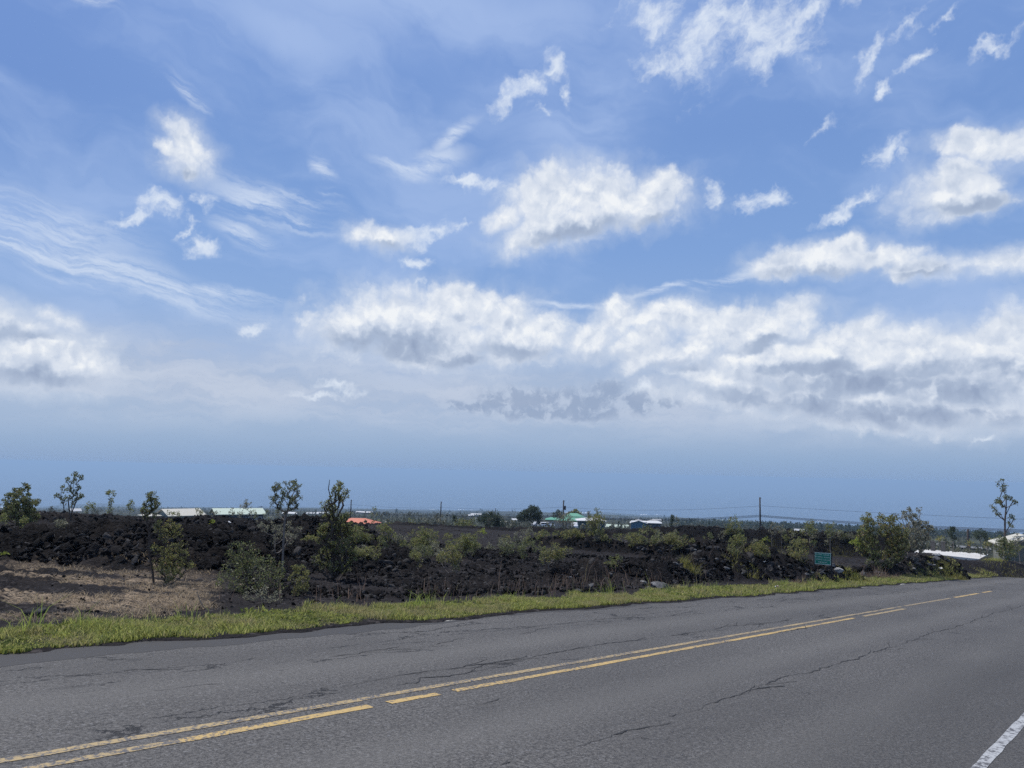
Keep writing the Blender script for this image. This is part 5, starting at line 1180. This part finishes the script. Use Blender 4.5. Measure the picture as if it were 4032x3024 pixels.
# tiny far buildings
for (px_, py_, d_, L_, rf_, lab) in ((1230,2019,800,12,'roof_white','tiny white-roofed building far off, left one of the pair beyond the left trees'),(1268,2018,820,11,'roof_white','tiny white-roofed building far off, right one of the pair beyond the left trees'),
   (1430,2015,900,18,'roof_white','white dome-like building far off right of the first pole'),(1875,2023,900,12,'roof_white','far white building on the wooded rise left of the conifer'),(1880,2042,700,12,'roof_cream','far pale building below the wooded rise'),(1855,2027,880,7,'roof_white','tiny white speck of a building at the left of the wooded rise'),
   (2032,2044,620,6,'roof_white','far white hut left of the big conifers'),(1982,2056,480,6,'roof_cream','small pale hut right of the dark conifer-like tree'),(2590,2045,700,6,'roof_white','bright white hut on the plain above the blue house'),(2430,2073,330,9,'roof_mint','pale green low roof in the scrub left of the blue house'),
   (1139,2019,640,11,'roof_white','far white roof seen through the fan-shaped tree'),(300,2008,420,4,'roof_white','small white shed roof behind the tall many-stemmed tree'),(3148,2090,330,3,'roof_white','small white box-like shed on the plain above the right bank')):
    house(px_, py_+3, d_, random.uniform(-20,20), L_, L_*.6, 2.4, .9, rf_, 'wall_pale', lab, 'gable', .4, name='distant_house')
house(466,2042,140,4,4.0,2.0,2.2,.12,'roof_white','wall_pale','long thin white roof low behind the left bank','gable',.1,name='distant_house')
# parked cars
def car(px, py, dist, yaw, body, label):
    p_ = at(px, py, dist); p_.z = max(p_.z, float(ground_z(p_.x, p_.y))); az = math.atan2(p_.x, p_.y); root = empty('parked_car', p_, -az+R(yaw))
    b = MB(); prof = [(-2.2,.35),(-2.25,.75),(-2.1,.95),(-1.2,1.02),(1.3,1.05),(2.1,.92),(2.25,.6),(2.2,.35)]
    n = len(prof); b.add([(x,-.88,z) for x,z in prof]+[(x,.88,z) for x,z in prof], [tuple(range(n))[::-1], tuple(range(n,2*n))]+[(i,(i+1)%n,n+(i+1)%n,n+i) for i in range(n)]).build('body', body, root, bevel=.06)
    c = [(-1.7,1.0),(-1.35,1.46),(.55,1.5),(1.35,1.03)]; MB().add([(x,-.74,z) for x,z in c]+[(x,.74,z) for x,z in c], [(3,2,1,0),(4,5,6,7),(0,1,5,4),(1,2,6,5),(2,3,7,6),(3,0,4,7)]).build('cabin', body, root, bevel=.05)
    for y0 in (-.76, .755): MB().add([(-1.5,y0,1.08),(1.1,y0,1.1),(.5,y0,1.42),(-1.28,y0,1.4)], [(0,1,2,3)] if y0 < 0 else [(3,2,1,0)]).build('side_window', 'window_dark', root)
    MB().add([(1.37,-.66,1.08),(1.37,.66,1.08),(.68,.6,1.45),(.68,-.6,1.45)], [(0,1,2,3)]).build('windscreen', 'window_dark', root)
    for x in (-1.4, 1.4):
        for y in (-.82, .82):
            wv = MB().tube([(x,y-.1,.33),(x,y+.1,.33)], [.33,.33], 14).build('wheel', 'tyre', root); MB().tube([(x,y-.115,.33),(x,y+.115,.33)], [.19,.19], 10).build('rim', 'metal_grey', wv)
    return tag(root, label, 'car')
car(2150,2079,205,8,'car_white','white car parked beyond the flat left of the green roof')
car(2123,2075,225,30,'car_silver','silver car parked left of and behind the white one')
car(2262,2081,200,90,'car_white','white car nose seen under the grey tree by the green-roofed house')

# ------------------------------------------------------------------ white slab, side road and rock pile at the right
def surf_poly(name, pix, dists, thick, material, **k):
    P = [at(px, py, d) for (px, py), d in zip(pix, dists)]; n = len(P)
    v = [tuple(q) for q in P]+[(q.x, q.y, q.z-thick) for q in P]
    return MB().add(v, [tuple(range(n))[::-1] if k.get('flip') else tuple(range(n)), tuple(range(n,2*n))]+[(i, (i+1)%n, n+(i+1)%n, n+i) for i in range(n)]).build(name, material)
def drop_far(px, py, lo): return drop(px, py, lo)
P = [drop_far(3600,2174,62), drop_far(3855,2201,62), drop_far(3893,2181,64), drop_far(3622,2161,64)]
pr_ = []
for (px, py), q in zip([(3600,2174),(3855,2201),(3893,2181),(3622,2161)], P):
    d = ray(px, py); k = math.hypot(q.x, q.y)-5.0; n = math.hypot(d.x, d.y); pr_.append(k)
s_ = surf_poly('concrete_slab', [(3600,2174),(3855,2201),(3893,2181),(3622,2161)], pr_, .6, 'slab_white')
tag(s_, 'large flat white slab beyond the dark cinder bank at the right', 'slab')
m, N, p = mat('side_road_asphalt'); oc = N.node('ShaderNodeTexCoord').outputs['Object']; N.l.new(N.mix(N.noise(oc, 2, 5, .7), (.10,.10,.10), (.16,.16,.155)), p.inputs['Base Color']); p.inputs['Roughness'].default_value = .85
rows = []
for i in range(15):
    t = i/14; lo_ = drop_far(3600+430*t, 2149+30*t, 70); hi_ = drop_far(3640+392*t, 2141+32*t, 75)
    rows.append((lo_+Vector((0,0,.4)), hi_+Vector((0,0,.4))))
s_ = MB().add([tuple(q) for r_ in rows for q in r_], [(2*i, 2*i+2, 2*i+3, 2*i+1) for i in range(14)]).build('side_road', m); tag(s_, kind='structure')
p_ = at(4006, 2122, 116); n = 90; t_ = g0.uniform(0, 6.28, n); q_ = 2.1*np.sqrt(g0.random(n)); shapes = [rock_shape(900+i, 1, 7) for i in range(6)]; V = []; Fc = []; b_ = 0
for i in range(n):
    v, f = shapes[i%6]; s0 = g0.uniform(.2, .5); zz = (1-q_[i]/2.3)*1.3-.9; V.append(v*s0+np.array([math.cos(t_[i])*q_[i]*1.4, math.sin(t_[i])*q_[i], zz])); Fc.append(f+b_); b_ += len(v)
v, f = rock_shape(950, 2, 5, .6); V.append(v*np.array([2.4,2.0,1.7])+np.array([0,0,-1.0])); Fc.append(f+b_)
o = mesh_np('soil_heap', np.concatenate(V), np.concatenate(Fc), MAT['cinder_tan']); o.location = p_; tag(o, 'heap of pinkish tan rubble behind the house at the right edge', 'rubble heap')
for (x0, x1, yy, lab) in ((3664,3682,2137,'left of the two dark low walls across the side road'),(3704,3722,2139,'right of the two dark low walls across the side road')):
    a_ = on_ground(*at(x0, yy, 120).xy); b2 = on_ground(*at(x1, yy, 120).xy); d_ = (b2-a_); root = empty('low_wall', a_, math.atan2(d_.y, d_.x))
    L_ = d_.xy.length; MB().box(0, L_, -.15, .15, -.5, at((x0+x1)/2, yy-4, 120).z-a_.z).build('wall', 'planks', root); MB().box(-.05, L_+.05, -.2, .2, at((x0+x1)/2, yy-4, 120).z-a_.z+.003, at((x0+x1)/2, yy-4, 120).z-a_.z+.1).build('coping', 'planks', root); tag(root, lab, 'wall')

# ------------------------------------------------------------------ green sign
sp = drop(3240, 2258); sd = math.hypot(sp.x, sp.y); az = math.atan2(sp.x, sp.y); u_ = sd/F_SRC
sroot = empty('road_sign', sp, -az); sroot.rotation_euler = (0, R(1.2), -az)
c_ = at(3231, 2199, sd); cz = c_.z-sp.z; hw, hh = 26.5*u_, 20.5*u_
pv = [(-hw,-hh),(hw,-hh),(hw,hh),(-hw,hh)]
tilt = R(1.5)
plate = MB().box(-hw, hw, -.012, .0, cz-hh, cz+hh).build('panel', 'sign_green', sroot, bevel=.004)
fr = MB(); tt = 2.0*u_
for (x0,x1,z0,z1) in ((-hw,hw,cz+hh-tt,cz+hh+.004),(-hw,hw,cz-hh-.004,cz-hh+tt),(-hw-.004,-hw+tt*.7,cz-hh,cz+hh),(hw-tt*.7,hw+.004,cz-hh,cz+hh)): fr.box(x0,x1,-.0175 if z1-z0 > .1 else -.0160,-.0125,z0,z1)
fr.build('border', 'sign_white', plate)
lr = random.Random(4)
def word(n, x, z, width, hgt):
    """one worn, unreadable word as in the photograph: n letters made of short strokes"""
    mb = MB(); lw = width/n; s_ = hgt*.20; y0, y1 = -.0165, -.0125; x0 = x-width/2
    for i_ in range(n):
        a0 = x0+i_*lw+lw*.08; a1 = a0+lw*.80
        if n == 1: a0, a1 = x-hgt*.38, x+hgt*.38
        st = lr.choice('LEHOTFU'); zt, zb = z+hgt/2, z-hgt/2
        if st in 'LEHOFU': mb.box(a0, a0+s_, y0, y1, zb, zt)
        if st in 'HOU': mb.box(a1-s_, a1, y0, y1, zb, zt)
        if st == 'T': mb.box((a0+a1-s_)/2, (a0+a1+s_)/2, y0, y1, zb, zt-s_-.0005)
        if st in 'LEU': mb.box(a0+s_+.0003, a1-(s_+.0003 if st == 'U' else 0), y0, y1, zb, zb+s_)
        if st == 'O': mb.box(a0+s_+.0003, a1-s_-.0003, y0, y1, zb, zb+s_); mb.box(a0+s_+.0003, a1-s_-.0003, y0, y1, zt-s_, zt)
        if st in 'EF': mb.box(a0+s_+.0003, a1, y0, y1, zt-s_, zt)
        if st == 'T': mb.box(a0, a1, y0, y1, zt-s_, zt)
        if st in 'EHF': mb.box(a0+s_+.0003, a1-(s_+.0003 if st == 'H' else 0), y0, y1, z-s_/2, z+s_/2)
    mb.build('lettering', 'sign_white', plate)
for (n, x, z, w__) in ((8,-.50,.69,.82),(8,.45,.66,.80),(8,-.52,.27,.80),(1,-.02,.26,.1),(8,.52,.23,.78),(8,-.46,-.16,.78),(1,.05,-.18,.1),(7,.56,-.20,.74),(4,-.36,-.62,.42),(7,.22,-.63,.68)):
    word(n, x*hw, cz+z*hh, w__*hw, hh*.175)
for x0 in (-hw-.012, hw+.02):
    MB().box(x0-.025, x0+.025, .002, .05, -.4, cz+hh*(1.0 if x0 > 0 else .9)).build('post', 'sign_post', sroot)
tag(sroot, 'small green metal sign with pale lettering on two dark posts', 'sign')

# ------------------------------------------------------------------ litter
def rp(px, py, h=.0): a, b = road_ab(px, py); return road_pt(a, b, h)
a_, b_ = rp(1905,2419,.02), rp(1986,2412,.02); d_ = b_-a_; root = MB()
root.tube([(0,0,0),(d_.length*.5,.006,.004),(d_.length,0,0)], [.011,.010,.008], 6); o = root.build('stick', 'straw'); o.location = a_; o.rotation_euler = (0, -math.asin(d_.z/d_.length), math.atan2(d_.y, d_.x)); tag(o, 'straight straw-coloured stick lying at the edge of the asphalt', 'stick')
p_ = drop(3059, 2318); root = empty('drink_can', p_+Vector((0,0,.05)), .8); MB().tube([(-.06,0,0),(-.055,0,0),(.055,0,0),(.06,0,0)], [.026,.033,.033,.026], 12).build('body', 'litter_white', root, True); MB().tube([(-.025,0,0),(.02,0,0)], [.0338,.0338], 12, False).build('band', 'can_red', root)
tag(root, 'crushed white and red drink can lying in the verge grass', 'can')
def paper(px, py, w_, lab, name='paper_litter', cat='litter', h=.5):
    p_ = drop(px, py); s = w_/F_SRC*math.hypot(p_.x, p_.y)/2; rr = random.Random(px); v = []; n = 5
    for i in range(n):
        for j in range(n): v.append(((i/(n-1)-.5)*2*s, (j/(n-1)-.5)*1.2*s, s*h*(.6+rr.uniform(-.5,.5))+s*.6*abs(i/(n-1)-.5)))
    f = [(i*n+j, (i+1)*n+j, (i+1)*n+j+1, i*n+j+1) for i in range(n-1) for j in range(n-1)]
    o = MB().add(v, f).build(name, 'litter_white'); md = o.modifiers.new('t', 'SOLIDIFY'); md.thickness = .004; o.location = p_+Vector((0,0,.02)); o.rotation_euler = (R(25),0,rr.uniform(0,3)); return tag(o, lab, cat)
paper(3006,2222,16,'scrap of white litter among the rocks left of the sign'); paper(3703,2247,12,'white scrap of paper at the end of the right rock pile')
paper(1762,2326,8,'small white scrap on the cinders behind the verge, near centre'); paper(1690,2168,16,'crumpled white litter under the centre shrubs'); paper(900,2066,16,'white plank-like litter on the flat top behind the left bank')
paper(3800,2198,20,'small pale box at the near edge of the white slab')
# dead branches on the ground
for i, (pts, lab) in enumerate((([(775,2330),(785,2360),(795,2385),(812,2405)],'bleached dead branch sticking out of the grass at the left'),([(1706,2290),(1720,2283),(1736,2284)],'short bleached stick on the cinders below the centre shrubs'),([(180,2170),(178,2165),(184,2150)],'thin pale twig on the face of the big left bank'),([(1480,2250),(1500,2240),(1506,2225)],'pale dead twig on the rubble right of the thick-trunked tree'))):
    b0 = drop(*pts[-1]); d_ = math.hypot(b0.x, b0.y); P = [Vector(at(x, y, d_))+Vector((0,0,.01)) for x, y in pts]; u_ = d_/F_SRC
    rel = [q-P[-1] for q in P]; o = MB().tube(rel, [1.0*u_+.7*u_*j/len(rel) for j in range(len(rel))], 5).tube([rel[1], rel[1]+Vector((-12*u_,0,14*u_))], [.8*u_,.4*u_], 4).build('dead_branch', 'bark_pale'); o.location = P[-1]; tag(o, lab, 'branch')

# ------------------------------------------------------------------ sea air
hb = MB().box(-66000, 66000, -66000, 66000, SEA_Z-1.5, 3.6)
m = bpy.data.materials.new('sea_air'); m.use_nodes = True; m.node_tree.nodes.clear(); N = NT(m.node_tree)
pv = N.node('ShaderNodeVolumePrincipled'); pv.inputs['Color'].default_value = (.475,.685,.94,1); pv.inputs['Density'].default_value = 1.9e-4; pv.inputs['Anisotropy'].default_value = .1
N.l.new(pv.outputs[0], N.node('ShaderNodeOutputMaterial').inputs['Volume'])
h_ = hb.build('haze', m); tag(h_, 'pale blue sea haze lying over the coastal plain', 'haze', kind='stuff')
